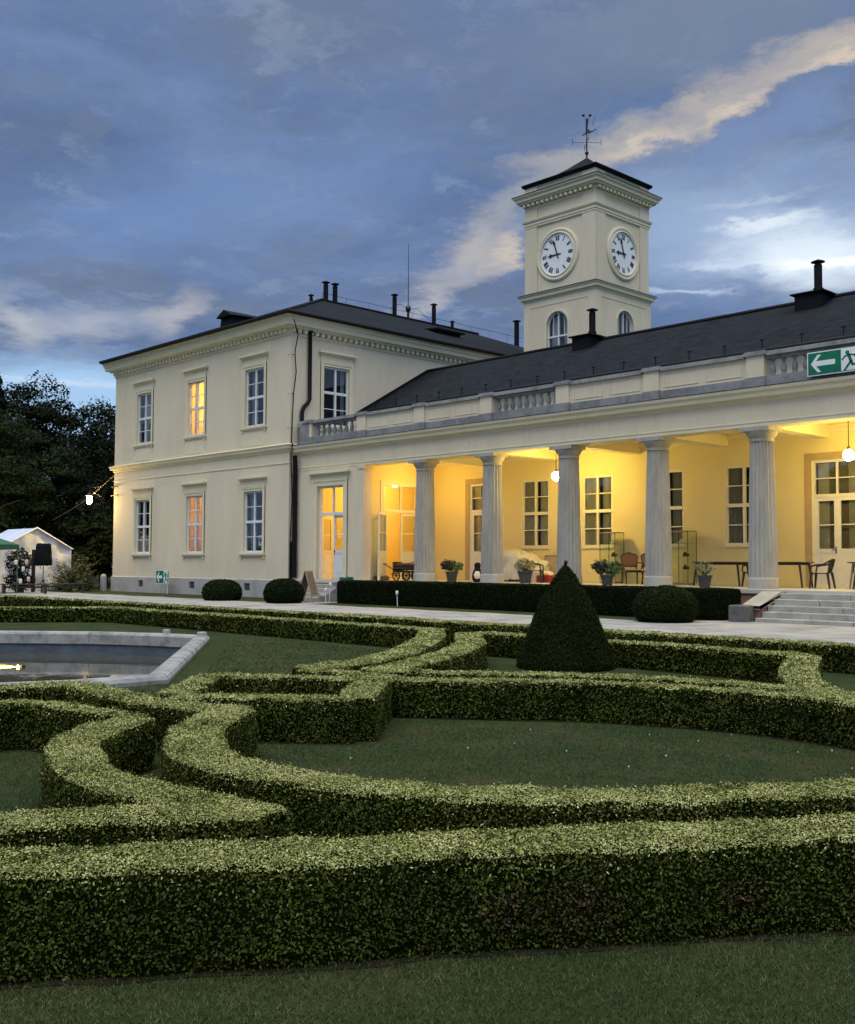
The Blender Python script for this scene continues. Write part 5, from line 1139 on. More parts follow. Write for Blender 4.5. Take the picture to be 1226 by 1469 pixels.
# ------------------------------------------------------------------ things on the lawn left of the pavilion
def stone_post():
    R = thing('stone_bollard', 'round-topped pale stone bollard at the pavilion corner', 'bollard', (-50.15, 25.55, -.05))
    m = MB(); m.lathe([(.17, -.1), (.165, .4), (.155, .72), (.14, .80), (.10, .86), (.04, .895), (.005, .90)], (0, 0, 0), 20); m.build('shaft', 'stone', R, True, True)
stone_post()
def tent():
    x0, y0, y1, L = -52.6, 21.3, 24.9, 3.4; zs, ze, zp = 0, 2.18, 3.14; ym = (y0+y1)/2
    R = thing('party_tent', 'white gabled party tent behind the covered loudspeaker', 'tent', (x0, ym, 0))
    m = MB(); n = 40; hh = lambda y: ze+(zp-ze)*(1-abs(y-ym)/(y1-ym))
    rows = []
    for j in range(15):
        row = []
        for i in range(n+1):
            y = y0+(y1-y0)*i/n; z = hh(y)*j/14; d = .035*math.sin(i*.75+z*1.6)+.05*math.sin(z*4.2+i*.22)*(1-z/3.4)+.03*math.sin(i*.31-z*6); row.append((x0+d*min(1, (3.2-z)), y, z))
        rows.append(row)
    m.rings(rows, False, False, closed=False); m.build('gable_wall', 'tent_white', R, True)
    m = MB()
    for a, b in ((y0-.12, ym), (ym, y1+.12)):
        za, zb = (ze-.1, zp) if a < ym-.1 else (zp, ze-.1); p = []
        for i in range(13):
            t = i/12; xx = x0+.12-(L+.2)*t; sag = -.05*math.sin(math.pi*((t*2) % 1)); p.append([(xx, a, za+(sag if za < zp else 0)), (xx, (a+b)/2, (za+zb)/2+sag), (xx, b, zb+(sag if zb < zp else 0))])
        m.rings(p, False, False, closed=False)
    m.build('roof', 'tent_roof', R, True)
    m = MB(); m.tube([(x0+.13, y0-.1, ze-.08), (x0+.13, ym, zp+.02)], .035, 6); m.tube([(x0+.13, ym, zp+.02), (x0+.13, y1+.1, ze-.08)], .035, 6); m.tube([(x0+.1, y0, 0), (x0+.1, y0, ze)], .03, 6); m.tube([(x0+.1, y1, 0), (x0+.1, y1, ze)], .03, 6); m.build('frame', 'white_paint', R, True)
    global TENT; TENT = R
    m = MB(); m.q((x0-.01, y0, 0), (x0-L, y0, 0), (x0-L, y0, ze), (x0-.01, y0, ze)); m.q((x0-.01, y1, 0), (x0-L, y1, 0), (x0-L, y1, ze), (x0-.01, y1, ze)); m.q((x0-L, y0, 0), (x0-L, y1, 0), (x0-L, y1, ze), (x0-L, ym, zp-.02), (x0-L, y0, ze)); m.build('side_wall', 'tent_white', R)
tent()
dup(TENT, (-58.6, 28.2, -.3), 0, 'second white tent mostly hidden, its roof peeping out beyond the first')
def canopy():
    x1, y1 = -48.35, 20.38; x0, y0 = x1-3, y1-3; cx, cy = (x0+x1)/2, (y0+y1)/2; R = thing('pop_up_canopy', 'green pop-up canopy with thin metal posts', 'canopy', (cx, cy, 0))
    m = MB(); e = .05; c = [(x0-e, y0-e), (x1+e, y0-e), (x1+e, y1+e), (x0-e, y1+e)]
    m.rings([[(a, b, z) for a, b in c] for z in (2.0, 2.22)], False, False); m.rings([[(a, b, 2.22) for a, b in c], [(cx+(a-cx)*.45, cy+(b-cy)*.45, 2.60) for a, b in c], [(cx+(a-cx)*.03, cy+(b-cy)*.03, 3.02) for a, b in c]], False, True); m.build('roof', 'tent_green', R)
    for a, b in ((x0, y0), (x1, y0), (x1, y1), (x0, y1)): p = MB(); p.box(a-.022, a+.022, b-.022, b+.022, 0, 2.2); p.build('post', 'wood_grey', R)
canopy()
def speaker():
    x, y = -49.45, 22.1; S_ = thing('speaker_stand', 'black tripod stand in front of the white tent', 'stand', (x, y, 0))
    m = MB(); m.tube([(0, 0, .25), (0, 0, 1.34)], .022, 8); m.build('pole', 'black_metal', S_, True, True)
    m = MB(); m.tube([(0, 0, .50), (0, 0, .60)], .04, 8); m.build('collar', 'black_metal', S_, True, True)
    for k in range(3):
        a = k*2*math.pi/3+.5; m = MB(); m.tube([(0, 0, .56), (math.cos(a)*.50, math.sin(a)*.50, .01)], .015, 6); m.tube([(0, 0, .27), (math.cos(a)*.30, math.sin(a)*.30, .23)], .01, 5); m.build('leg', 'black_metal', S_, True, True)
    R = thing('loudspeaker', 'loudspeaker under a black rain cover on a tripod', 'loudspeaker', (x, y, 1.32), rad(40))
    m = MB(); rings = []
    for z, w, d in ((-.06, .33, .25), (.0, .36, .27), (.2, .36, .27), (.5, .33, .24), (.8, .31, .22), (.93, .30, .21), (.99, .27, .18)):
        ring = []
        for k in range(28):
            a = 2*math.pi*k/28; s = (abs(math.cos(a))**4+abs(math.sin(a))**4)**-.25; wob = .02*math.sin(k*2.3+z*7)+.012*math.sin(k*1.1-z*15); ring.append((w*s*math.cos(a)+wob, d*s*math.sin(a)+wob, z+(.02*math.sin(k*1.7) if z > .9 or z < 0 else 0)))
        rings.append(ring)
    m.rings(rings); m.build('rain_cover', 'cover_black', R, True, True)
    m = MB(); m.tube([(-.1, -.1, -.22), (-.1, -.1, -.1)], .02, 6); m.build('strap', 'cover_black', R, False, True)
speaker()
def leafy(R, name, c, rx, rz, n, size, lf, seed=1, core=True):
    rng = np.random.default_rng(seed); d = rng.normal(0, 1, (n, 3)); d /= np.linalg.norm(d, axis=1, keepdims=True); k = rng.uniform(.35, 1.05, n)**.5
    lum = 1+.25*np.sin(d[:, 0]*5+seed)*np.cos(d[:, 1]*4+d[:, 2]*5); pos = np.array(c)+d*(k*lum)[:, None]*np.array([rx, rx, rz]); return leaf_cloud(name, pos, d+np.array([0, 0, .3]), size*rng.uniform(.6, 1.4, n), lf, R, .55, .7, rng=rng, o0=(0, 0, 0))
def lantern_shrub():
    R = thing('potted_tree', 'dark leafy potted tree hung with little lanterns under the canopy edge', 'potted tree', (-49.3, 20.9, 0))
    m = MB(); m.tube([(0, 0, .3), (.03, 0, 1.0), (0, .03, 1.7)], [.05, .04, .02], 8); m.build('trunk', 'bark', R, True, True)
    leafy(R, 'crown', (0, 0, 1.45), .62, .62, 1800, .10, 'tree_leaf', 3); leafy(R, 'lower_foliage', (0, 0, .55), .72, .45, 1500, .10, 'tree_leaf_deep', 4)
    m = MB(); m.lathe([(.2, 0), (.26, .3), (.28, .33), (.24, .33)], (0, 0, 0), 14); m.build('pot', 'pot_grey', R, True, True)
    for i, (x, y, z, mt, lb) in enumerate([(-47.95, 20.15, 1.42, 'lantern_white', 'white lantern hanging by the canopy post'), (-47.75, 20.55, 1.44, 'lantern_pink', 'pinkish lantern, highest of the hanging ones'), (-48.1, 20.55, 1.12, 'lantern_white', 'white lantern hanging below the pinkish one'), (-47.3, 20.1, .57, 'lantern_white', 'white lantern standing lowest, above the bench'), (-47.5, 20.55, .66, 'lantern_pink', 'small pale lantern beside the lowest white one')]):
        L = thing('lantern', lb, 'lantern', (x, y, z), 0, 'little lanterns round the potted tree')
        m = MB(); m.lathe([(.055, -.12), (.07, -.09), (.07, .07), (.05, .10)], (0, 0, 0), 12); m.build('shade', mt, L, True, True)
        m = MB(); m.tube([(0, 0, .10), (0, 0, .30)], .006, 4); m.build('hanger', 'iron', L, False, True)
    P = thing('wooden_post', 'thin dark wooden post between the potted tree and the speaker', 'post', (-49.75, 21.75, 0)); m = MB(); m.bbox(-.07, .07, -.07, .07, -.1, 2.02, .01); m.build('shaft', 'wood_dark', P, False, True)
lantern_shrub()
def bench(x, y, rz, label):
    R = thing('wooden_bench', label, 'bench', (x, y, 0), rz, 'low dark benches by the tent')
    m = MB(); m.bbox(-1.1, 1.1, -.16, -.01, .40, .445, .006); m.bbox(-1.1, 1.1, .01, .16, .40, .445, .006); m.build('seat', 'wood_dark', R, False, True)
    for u in (-.9, .9): m = MB(); m.box(u-.04, u+.04, -.15, -.08, 0, .40); m.box(u-.04, u+.04, .08, .15, 0, .40); m.box(u-.03, u+.03, -.08, .08, .28, .35); m.build('leg', 'wood_dark', R, False, True)
    m = MB(); m.box(-.88, .88, -.02, .02, .26, .34); m.build('stretcher', 'wood_dark', R, False, True)
bench(-47.2, 20.25, rad(52), 'low dark wooden bench under the lanterns, nearer the canopy'); bench(-47.8, 22.3, rad(70), 'low dark wooden bench in front of the speaker tripod')
m = MB(); m.tube([(-48.9+.35*math.cos(a)*(1-.1*a/6), 22.95+.3*math.sin(a), .12+.16*math.sin(a*1.5+1)) for a in np.linspace(0, 9, 40)], .025, 6); o = m.build('cable_coil', 'black_metal', None, True); tag(o, 'loose coil of black cable by the speaker tripod', 'cable')
def wall_lantern():
    x, y, z = -51.35, 25.30, 4.60; R = thing('wall_lantern', 'glowing lantern on an iron arm out from the pavilion end', 'lantern', (x, y, z))
    m = MB(); m.lathe([(.07, -.17), (.12, -.11), (.14, .0), (.125, .12), (.10, .2)], (x, y, z), 14); m.build('glass', 'lantern_glow', R, True)
    m = MB(); m.lathe([(.22, .2), (.2, .24), (.05, .36), (.02, .42)], (x, y, z), 14); m.lathe([(.11, -.28), (.11, -.24)], (x, y, z), 12); m.build('cap', 'iron', R, True)
    m = MB(); m.tube([(x, y, z+.4), (x, y, z+.62), (-49.8, y-.12, z+.62)], .022, 6); m.tube([(x, y, z+.5), (-49.8, y-.12, z+.1)], .018, 6); m.build('arm', 'iron', R, True)
    m = MB(); m.tube([(-49.85, PY0-.07, z+.62), (-49.15, PY0-.07, z+.62)], .028, 6); m.tube([(-49.85, PY0-.07, z+.18), (-49.15, PY0-.07, z+.18)], .028, 6); m.build('wall_bracket', 'iron', R, True)
wall_lantern()
m = MB(); a, b = Vector((-49.72, 26.2, 6.2)), Vector((-58, 26.4, 3.8)); m.tube([a.lerp(b, t)+Vector((0, 0, -.25*math.sin(math.pi*t))) for t in np.linspace(0, 1, 14)], .02, 5); tag(m.build('overhead_cable', 'wood_grey', None), 'thin cable sagging from the pavilion end wall to the trees', 'cable')

# ------------------------------------------------------------------ green exit signs
def exit_sign(label, P, ax, n, w, h, post=False):
    R = thing('exit_sign', label, 'sign', P, 0, 'green emergency exit signs'); P = Vector(P)
    m = MB(); m.ob(P, ax, n, 0, w, 0, .012, 0, h); m.build('panel', 'sign_white', R)
    b = h*.045; sp = w*.60
    m = MB(); m.ob(P, ax, n, b, sp, .012, .016, b, h-b); m.ob(P, ax, n, sp+(w-sp)*.78, w-b, .012, .016, b, h-b); m.ob(P, ax, n, sp, sp+(w-sp)*.78, .012, .016, b, b*1.6); m.build('field', 'sign_green', R)
    c = h/2; a0, a1 = w*.07, w*.50; t = h*.105; k = h*.36
    m = MB(); m.prism([(a0, c), (a0+k*.78, c+k), (a0+k*1.22, c+k), (a0+k*.62, c+t), (a1, c+t), (a1, c-t), (a0+k*.62, c-t), (a0+k*1.22, c-k), (a0+k*.78, c-k)], P, ax, n, .016, .019); m.build('arrow', 'sign_white', R)
    x0 = sp; s = (w-sp)*.78; g = lambda u, v: (x0+s*u, h*.07+h*.86*v)
    m = MB(); cc = g(.36, .84); m.prism([(cc[0]+.085*h*math.cos(q), cc[1]+.085*h*math.sin(q)) for q in np.linspace(0, 2*math.pi, 15)[:-1]], P, ax, n, .012, .017)
    def limb(pts, wd):
        for (u0, v0), (u1, v1) in zip(pts, pts[1:]):
            p, q = Vector(g(u0, v0)), Vector(g(u1, v1)); d = (q-p).normalized(); e = Vector((-d.y, d.x))*wd*h; d = d*wd*h*.5; m.prism([tuple(p-d+e), tuple(p-d-e), tuple(q+d-e), tuple(q+d+e)], P, ax, n, .012, .017)
    limb([(.44, .70), (.56, .40)], .065); limb([(.46, .74), (.20, .66), (.06, .52)], .03); limb([(.46, .74), (.74, .70), (.86, .50)], .03); limb([(.54, .40), (.38, .22), (.20, .02)], .042); limb([(.57, .40), (.62, .26), (.95, .24)], .042)
    m.build('running_figure', 'sign_green', R)
    if post: m = MB(); m.ob(P, ax, n, w*.84, w*.88, -.03, -.002, -.55, h*.9); m.build('post', 'white_paint', R)
    else:
        m = MB(); m.ob(P, ax, n, .25*w, .27*w, -.03, -.001, .05, h); m.ob(P, ax, n, .75*w, .77*w, -.03, -.001, .05, h); m.build('bracket', 'iron', R)
exit_sign('large green exit sign hung on the balustrade, white arrow and running figure', (-13.0, YW+.005, 6.28), X, nY, 1.5, .62)
exit_sign('small green exit sign on a white stake before the pavilion plinth', (-44.35, 25.2, .46), X, nY, 1.16, .62, True)

# ------------------------------------------------------------------ lamps of the porch
mat('lamp_globe_orange', (.9, .85, .7), .3, emit=(1, .60, .12), estr=62)
def pendant(x, y, z, label, gm='lamp_globe'):
    R = thing('pendant_lamp', label, 'lamp', (x, y, 5.5), 0, 'globe lamps hanging in the porch')
    m = MB(); m.sphere((x, y, z), .145, 20, 14, sz=1.05); m.build('globe', gm, R, True)
    m = MB(); m.tube([(x, y, z+.14), (x, y, 5.5)], .012, 6); m.lathe([(.05, z+.14), (.055, z+.2), (.02, z+.24)], (x, y, 0), 10); m.lathe([(.06, 5.44), (.06, 5.5)], (x, y, 0), 10); m.build('rod', 'iron', R, True)
pendant(-22.73, 27.75, 4.36, 'glowing globe lamp in front of the column nearest the cone tip'); pendant(-12.72, 27.75, 4.36, 'glowing globe lamp hanging above the broad stairs'); pendant(-29.42, 28.0, 4.36, 'glowing globe lamp half hidden behind the first column', 'lamp_globe_orange'); pendant(-4.6, 28.0, 4.36, 'unseen globe lamp added to light the far end of the porch')  # last globe is out of view, added to light the porch end

# ------------------------------------------------------------------ things on and before the porch
F = ZP
def potted(x, y, label, lf, spread, tall, seed, r=.2, h=.32, pot='pot_grey'):
    R = thing('potted_plant', label, 'potted plant', (x, y, F), 0, 'potted plants along the porch edge')
    m = MB(); m.lathe([(r*.72, 0), (r*.98, h*.86), (r*1.1, h*.87), (r*1.1, h), (r*.98, h), (r*.95, h*.9), (.02, h*.9)], (0, 0, 0), 20, True, True); m.build('pot', pot, R, True, True)
    m = MB(); rs = random.Random(seed)
    for k in range(9): a = k*2.4; l = rs.uniform(.5, .9); m.tube([(0, 0, h*.85), (math.cos(a)*spread*.4, math.sin(a)*spread*.4, h+tall*.5*l), (math.cos(a)*spread*.8, math.sin(a)*spread*.8, h+tall*.8*l)], .006, 4)
    m.build('stems', 'bark', R, False, True)
    for i, (l, off, s, n, sz) in enumerate(lf): leafy(R, 'foliage', (off[0], off[1], h+tall*.45+off[2]), spread*s, tall*.55*s, n, sz, l, seed+i)
    return R
potted(-27.08, 27.2, 'potted plant, half dark and half fresh green, by the first column gap', [('dark_leaf', (-.12, -.05, .06), .95, 380, .11), ('pot_leaf', (.20, .05, .02), .75, 200, .13)], .30, .36, 5, .22, .36)
potted(-23.4, 26.95, 'potted plant with pale variegated leaves beside the white dust sheet', [('pale_leaf', (0, 0, .04), 1.1, 420, .11)], .30, .36, 9, .24, .40)
potted(-19.72, 26.5, 'potted plant with dark and bright green leaves by the wooden armchair', [('dark_leaf', (-.14, -.08, .06), .9, 340, .11), ('pot_leaf', (.14, .08, .02), .9, 360, .12)], .34, .40, 13, .20, .32)
potted(-16.35, 26.5, 'potted plant with thin sparse stems under the dark table', [('pale_leaf', (0, 0, .05), 1.0, 130, .07), ('pot_leaf', (0, 0, .03), 1.15, 120, .06)], .26, .36, 17, .20, .34)
def cart():
    R = thing('toy_wagon', 'small dark wooden wagon loaded with logs and a little barrel', 'wagon', (-29.45, 27.35, F), rad(6))
    m = MB(); m.bbox(-.62, .62, -.22, .22, .30, .36, .01)
    for z in (.44, .54): m.box(-.62, .62, -.25, -.22, z, z+.07); m.box(-.62, .62, .22, .25, z, z+.07)
    for u in (-.6, -.1, .58): m.box(u-.02, u+.02, -.27, -.24, .3, .66); m.box(u-.02, u+.02, .24, .27, .3, .66)
    m.box(-.66, -.62, -.24, .24, .36, .70); m.build('bed', 'wood_dark', R, False, True)
    for u in (-.42, .06, .52):
        for v in (-.30, .30):
            w = MB(); n = 20
            w.rings([[(u+.19*math.cos(a)+0, v+s, .19+.19*math.sin(a)) for a in np.linspace(0, 2*math.pi, n+1)[:-1]] for s in (-.02, .02)]+[[(u+.155*math.cos(a), v+s, .19+.155*math.sin(a)) for a in np.linspace(0, 2*math.pi, n+1)[:-1]] for s in (.02, -.02)], False, False)
            for k in range(6): a = k*math.pi/3; w.tube([(u, v, .19), (u+.16*math.cos(a), v, .19+.16*math.sin(a))], .012, 5)
            w.tube([(u, v-.035, .19), (u, v+.035, .19)], .035, 8); w.build('wheel', 'wood_dark', R, False, True)
    m = MB(); m.tube([(-.62, 0, .3), (-1.25, -.05, .62)], .018, 6); m.tube([(-1.22, -.2, .60), (-1.27, .1, .64)], .018, 6); m.tube([(-.62, .02, .26), (-.95, .02, .24)], .02, 6); m.build('drawbar', 'wood_dark', R, False, True)
    rs = random.Random(3)
    for k in range(9):
        m = MB(); y = -.16+.08*(k % 5); z = .44+.10*(k//5)+rs.uniform(0, .05); x0 = rs.uniform(-.55, -.25); m.tube([(x0, y, z), (x0+.4, y+rs.uniform(-.03, .03), z+rs.uniform(-.02, .06)), (x0+rs.uniform(.6, .85), y, z)], rs.uniform(.045, .06), 8); m.build('log', 'wood_brown', R, True, True)
    m = MB(); m.rings([[(.05+u, .0+r*math.cos(a), .58+r*math.sin(a)) for a in np.linspace(0, 2*math.pi, 19)[:-1]] for u, r in ((0, .11), (.1, .145), (.25, .16), (.4, .145), (.5, .11))]); b = m.build('barrel', 'wood_brown', R, True, True)
cart()
def crate():
    R = thing('planter_crate', 'low reddish-brown wooden crate beside the open porch door', 'crate', (-30.62, 26.95, F), rad(8)); m = MB()
    for z in (0, .075): m.box(-.26, .26, -.16, -.14, z+.005, z+.07); m.box(-.26, .26, .14, .16, z+.005, z+.07); m.box(-.26, -.24, -.14, .14, z+.005, z+.07); m.box(.24, .26, -.14, .14, z+.005, z+.07)
    m.box(-.24, .24, -.14, .14, .005, .02); m.build('box', 'wood_brown', R, False, True); m = MB(); rs = random.Random(2)
    for k in range(14): m.sphere((rs.uniform(-.2, .2), rs.uniform(-.1, .1), .12+rs.uniform(0, .05)), .04, 8, 6)
    m.build('contents', 'straw', R, True, True)
    R = thing('stone_jar', 'small pale stoneware jar next to the reddish crate', 'jar', (-31.0+.03, 26.9, F)); R.location.x = -30.96; m = MB(); m.lathe([(.07, 0), (.085, .05), (.085, .15), (.06, .19), (.065, .21)], (0, 0, 0), 14); m.build('body', 'cloth_pale', R, True, True)
crate()
def statue():
    R = thing('garden_ornament', 'black and white ornament half hidden behind the second column', 'ornament', (-25.72, 27.1, F)); m = MB()
    m.lathe([(.12, 0), (.17, .06), (.19, .2), (.16, .36), (.11, .46), (.10, .52), (.12, .58), (.10, .65), (.03, .69)], (0, 0, 0), 18); m.build('body', 'black_metal', R, True, True)
    m = MB(); m.lathe([(.06, .08), (.12, .16), (.13, .26), (.08, .38)], (.06, -.07, 0), 14); m.build('belly', 'white_paint', R, True, True)
statue()
def sheet():
    R = thing('dust_sheet', 'crumpled white dust sheet thrown over stored furniture against the wall', 'dust sheet', (-25.75, 29.35, F)); rs = random.Random(4)
    hw, hd = 1.15, .50; n = 44; rings = []
    for lvl, (z, s) in enumerate(((.06, 1.07), (.20, 1.05), (.45, 1.02), (.70, 1.0), (.88, .97), (.95, .90), (1.05, .70), (1.12, .45), (1.14, .15))):
        ring = []
        for k in range(n):
            a = 2*math.pi*k/n; q = (abs(math.cos(a))**5+abs(math.sin(a))**5)**-.2; p = Vector((hw*s*q*math.cos(a), hd*s*q*math.sin(a), z)); w = 1 if lvl < 6 else .5
            d = (.05*math.sin(k*2.1+z*3)+.045*math.sin(k*.9-z*7)+.03*math.sin(k*3.3+z*11))*w; slope = -.38*max(0, p.x/hw)*(z/1.14)**2
            p += Vector((math.cos(a)*d, math.sin(a)*d, slope+.09*mnoise.noise(p*5)+.05*mnoise.noise(p*11))); ring.append(tuple(p))
        rings.append(ring)
    m = MB(); m.rings(rings, False, True); m.build('cloth', 'sheet_white', R, True, True); m = MB(); m.box(-1.1, 1.05, -.46, .42, .0, .10); m.build('plinth', 'wood_dark', R, False, True)
    R = thing('framed_board', 'framed pinkish board leaning on the wall behind the dark chair', 'board', (-24.62, 29.72, F), 0); m = MB(); m.rings([[(-.34, -.02, .02), (.34, -.02, .02), (.34, .01, .02), (-.34, .01, .02)], [(-.34, .16, .92), (.34, .16, .92), (.34, .19, .92), (-.34, .19, .92)]]); m.build('panel', 'board_paper', R, False, True)
    m = MB()
    for a, b in (((-.36, -.03, 0), (-.36, .16, .94)), ((.36, -.03, 0), (.36, .16, .94)), ((-.36, .16, .94), (.36, .16, .94)), ((-.36, -.03, .01), (.36, -.03, .01))): m.tube([a, b], .025, 6)
    m.build('frame', 'wood_pale', R, False, True)
    R = thing('white_bucket', 'white plastic bucket between the dust sheet and the red basket', 'bucket', (-24.55, 28.85, F)); m = MB(); m.lathe([(.14, 0), (.18, .32), (.19, .32), (.19, .34), (.165, .34), (.13, .02)], (0, 0, 0), 20); m.build('body', 'bucket_white', R, True, True); m = MB(); m.tube([(.19*math.cos(a), .02, .33-.10*math.sin(a)) for a in np.linspace(0, math.pi, 12)], .006, 4); m.build('handle', 'iron', R, False, True)
    R = thing('red_basket', 'red basket filled with pale cloth near the cone tip', 'basket', (-24.0, 28.75, F)); m = MB(); m.bbox(-.30, .30, -.2, .2, 0, .26, .03); m.build('body', 'cool_red', R, False, True)
    m = MB(); rings = []
    for z, s in ((.24, .95), (.28, 1.02), (.33, .9), (.38, .6), (.40, .2)): rings.append([(.30*s*math.cos(a)+.02*math.sin(a*5), .2*s*math.sin(a)+.015*math.cos(a*7), z+.02*math.sin(a*4)) for a in np.linspace(0, 2*math.pi, 25)[:-1]])
    m.rings(rings, False, True); m.build('cloth', 'cloth_pale', R, True, True)
sheet()
def patio_chair_parts(R, mt='plastic_dark'):
    "moulded plastic armchair, facing +y"
    m = MB(); rings = []
    for y, w, z in ((-.20, .19, .44), (-.05, .215, .42), (.12, .225, .425), (.23, .22, .43), (.25, .215, .41)): rings.append([(-w, y, z), (w, y, z), (w, y, z-.025), (-w, y, z-.025)])
    m.rings(rings); m.build('seat', mt, R, False, True)
    m = MB(); n = 9
    for k in range(n):
        a = (k-(n-1)/2)/((n-1)/2); x0, x1 = .15*a, .25*a; top = .80-.05*a*a; yb = -.21-.05*(1-a*a)
        m.tube([(x0, -.20, .44), (x0+(x1-x0)*.5, yb-.02, .60), (x1, yb-.05, top)], [.018, .015, .018], 6)
    m.tube([(.26*a, -.26-.05*(1-a*a), .80-.05*a*a) for a in np.linspace(-1, 1, 11)], .022, 8); m.build('backrest', mt, R, True, True)
    for s in (-1, 1):
        m = MB(); m.tube([(s*.26, -.26, .75), (s*.30, -.12, .66), (s*.31, .08, .64), (s*.29, .22, .60), (s*.27, .25, .44)], [.02, .025, .028, .025, .02], 8); m.build('armrest', mt, R, True, True)
        for y, yb in ((.22, .27), (-.20, -.27)): m = MB(); m.tube([(s*.21, y, .44), (s*.235, (y+yb)/2, .22), (s*.26, yb, 0)], [.04, .032, .026], 6); m.build('leg', mt, R, True, True)
ch = thing('plastic_chair', 'dark plastic armchair standing before the white porch door', 'chair', (-13.72, 28.2, F), rad(100), 'dark plastic armchairs at the porch tables'); patio_chair_parts(ch)
dup(ch, (-16.05, 28.75, F), rad(85), 'dark plastic armchair half hidden behind the column beside the stairs')
dup(ch, (-23.95, 28.1, F), rad(-60), 'dark plastic armchair behind the pale variegated potted plant')
dup(ch, (-12.35, 28.0, F), rad(70), 'dark plastic armchair at the pale-legged table')
def table(label, x, y, L, mt='plastic_dark', lm='plastic_dark'):
    R = thing('porch_table', label, 'table', (x, y, F), 0, 'tables on the porch'); m = MB(); m.bbox(-L/2, L/2, -.36, .36, .70, .73, .008); m.build('tabletop', mt, R, False, True)
    for s in (-1, 1):
        for t in (-1, 1): m = MB(); m.tube([(s*(L/2-.14), t*.28, .70), (s*(L/2-.05), t*.31, 0)], [.035, .028], 8); m.build('leg', lm, R, True, True)
    m = MB(); m.box(-L/2+.12, L/2-.12, -.29, -.27, .64, .70); m.box(-L/2+.12, L/2-.12, .27, .29, .64, .70); m.build('apron', lm, R, False, True)
table('dark table behind the sparse potted plant', -17.15, 28.75, 1.65); table('dark table between the stair column and the white porch door', -15.05, 28.6, 1.5); table('table with pale metal legs cut by the picture edge', -12.35, 28.4, 1.2, 'plastic_dark', 'wood_pale')
def armchair(loc, rz, label, src=None):
    if src: return dup(src, loc, rz, label)
    R = thing('wooden_armchair', label, 'armchair', loc, rz, 'old wooden armchairs on the porch')
    m = MB(); m.bbox(-.29, .29, -.25, .27, .38, .44, .02); m.build('seat_frame', 'wood_dark', R, False, True); m = MB(); m.bbox(-.27, .27, -.23, .25, .44, .49, .02); m.build('seat', 'cane_seat', R, False, True)
    bk = [(-.23, .58), (.23, .58), (.26, .92), (.20, .97), (.10, .985), (0, 1.03), (-.10, .985), (-.20, .97), (-.26, .92)]
    m = MB(); m.rings([[(u, -.27-.12*(v-.5), v) for u, v in bk], [(u, -.24-.12*(v-.5), v) for u, v in bk]]); m.build('backrest', 'upholstery', R, False, True)
    m = MB(); m.tube([(u*1.05, -.255-.12*(v-.5), v) for u, v in bk+bk[:1]], .024, 6)
    for s in (-1, 1): m.tube([(s*.22, -.245, .44), (s*.235, -.255, .60)], .022, 6)
    m.build('back_frame', 'wood_dark', R, True, True)
    for s in (-1, 1):
        m = MB(); m.tube([(s*.26, -.27, .70), (s*.32, -.08, .69), (s*.33, .08, .67), (s*.31, .10, .60), (s*.28, .08, .46)], .02, 6); m.build('armrest', 'wood_dark', R, True, True)
        m = MB(); m.tube([(s*.26, .24, .40), (s*.285, .27, .30), (s*.26, .25, .14), (s*.28, .29, 0)], [.035, .03, .018, .022], 6); m.build('leg', 'wood_dark', R, True, True)
        m = MB(); m.tube([(s*.25, -.23, .40), (s*.25, -.25, .2), (s*.27, -.31, 0)], [.03, .024, .02], 6); m.build('leg', 'wood_dark', R, True, True)
    return R
ac = armchair((-20.55, 28.95, F), rad(-128), 'old wooden armchair with brown upholstered back, fully in view'); armchair((-19.55, 28.7, F), rad(-120), 'old wooden armchair half hidden by the middle column', ac)
def vitrine(x, y, w, d, h, label, seed):
    R = thing('glass_cabinet', label, 'glass cabinet', (x, y, F), 0, 'glass display cabinets on the porch'); m = MB()
    m.box(-w/2, w/2, -d/2, d/2, 0, .06); m.box(-w/2, w/2, -d/2, d/2, h-.03, h); m.build('case', 'wood_pale', R, False, True)
    m = MB()
    for a in (-w/2, w/2):
        for b in (-d/2, d/2): m.box(a-.008, a+.008, b-.008, b+.008, .06, h-.03)
    m.build('frame', 'iron', R, False, True)
    g = MB()
    for k in ((-w/2, w/2, -d/2-.002, -d/2+.002), (-w/2, w/2, d/2-.002, d/2+.002), (-w/2-.002, -w/2+.002, -d/2, d/2), (w/2-.002, w/2+.002, -d/2, d/2)): g.box(*k, .06, h-.03)
    g.build('glass', 'clear_glass', R, False, True); rs = random.Random(seed)
    for z in (h*.28, h*.52, h*.76):
        g = MB(); g.box(-w/2+.01, w/2-.01, -d/2+.01, d/2-.01, z, z+.008); s = g.build('shelf', 'clear_glass', R, False, True)
    for i, (z, mt) in enumerate(((h*.28+.008, 'wood_dark'), (h*.52+.008, 'wood_dark'), (h*.76+.008, 'cloth_pale'))):
        g = MB(); u = rs.uniform(-.08, .08); g.lathe([(.05, 0), (.09, .03), (.06, .09), (.035, .11), (.05, .14)], (u, 0, z), 12); g.sphere((u+.10, .02, z+.05), .05, 10, 6); R2 = thing('exhibit', ['dark object low in the '+label, 'dark object on the middle shelf of the '+label, 'pale object high in the '+label][i].replace('tall glass display cabinet', 'glass cabinet'), 'exhibit', (x, y, F), 0, 'objects shown in the glass cabinets'); g.build('body', mt, R2, True, True)
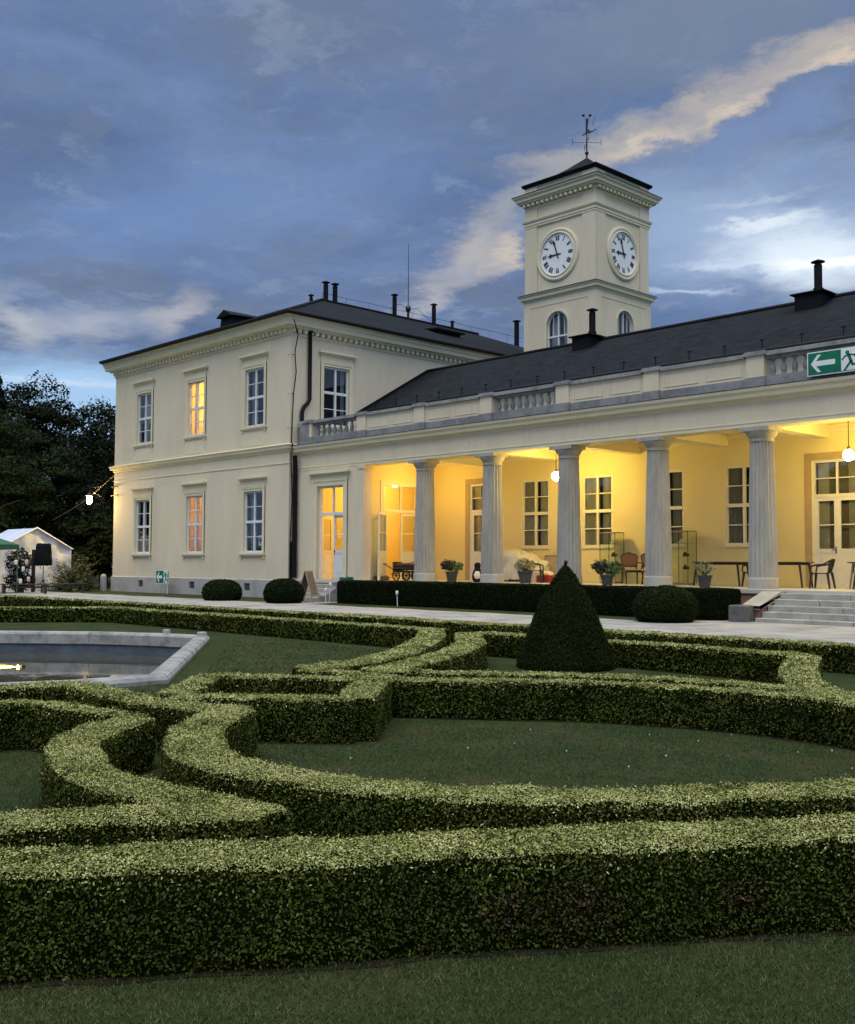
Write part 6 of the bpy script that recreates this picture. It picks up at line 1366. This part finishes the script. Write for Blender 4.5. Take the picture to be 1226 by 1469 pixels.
vitrine(-21.75, 29.5, .62, .5, 1.72, 'tall glass display cabinet beside the old armchairs', 1); vitrine(-19.0, 29.55, .66, .5, 1.72, 'tall glass display cabinet beside the middle column', 2)
def aframe():
    R = thing('sandwich_board', 'pale wooden sandwich board standing open by the door steps', 'sandwich board', (-31.3, 24.0, 0), rad(-68))
    for s, nm in ((1, 'front_panel'), (-1, 'rear_panel')):
        m = MB(); T = lambda u, z, e=0: (u, s*(.36*(1-z/1.16)+.0)-s*e*.0-s*.0+s*e, z)
        for u in (-.25, .25): m.rings([[T(u-.022, z, -.012), T(u+.022, z, -.012), T(u+.022, z, .012), T(u-.022, z, .012)] for z in (0, 1.16)])
        for z in (.24, 1.13): m.rings([[T(u, z-.025, -.011), T(u, z+.025, -.011), T(u, z+.025, .011), T(u, z-.025, .011)] for u in (-.23, .23)])
        f = m.build(nm, 'wood_pale', R, False, True); m = MB(); m.rings([[T(-.23, z, -.004), T(.23, z, -.004), T(.23, z, .004), T(-.23, z, .004)] for z in (.26, 1.11)]); m.build('board', 'chalkboard', f, False, True)
aframe()
def stake(x, y, label, h, lean):
    R = thing('garden_light', label, 'garden light', (x, y, 0), 0, 'white-topped garden light stakes'); m = MB(); m.tube([(0, 0, -.05), (lean, 0, h)], .014, 6); m.build('stem', 'white_paint', R, False, True)
    m = MB(); m.lathe([(.035, h-.02), (.05, h), (.05, h+.09), (.03, h+.12)], (lean, 0, 0), 12); m.build('head', 'lantern_white', R, True, True)
stake(-30.35, 24.05, 'white-topped garden light stake at the hedge end, shorter of the two', .42, .02); stake(-30.1, 24.02, 'white-topped garden light stake at the hedge end, taller of the two', .62, .06); stake(-26.55, 24.1, 'lone white-topped garden light stake against the yew hedge', .40, -.03)
R = thing('hose_coil', 'coil of green garden hose lying by the lit door', 'hose', (-31.08, 25.62, .73)); m = MB(); m.tube([((.27+.03*math.sin(a*.37))*math.cos(a), (.22+.02*math.cos(a*.53))*math.sin(a), .02+.0036*a+.012*math.sin(a*1.3)) for a in np.linspace(0, 40, 220)], .022, 6); m.build('hose', 'hose_green', R, True, True)
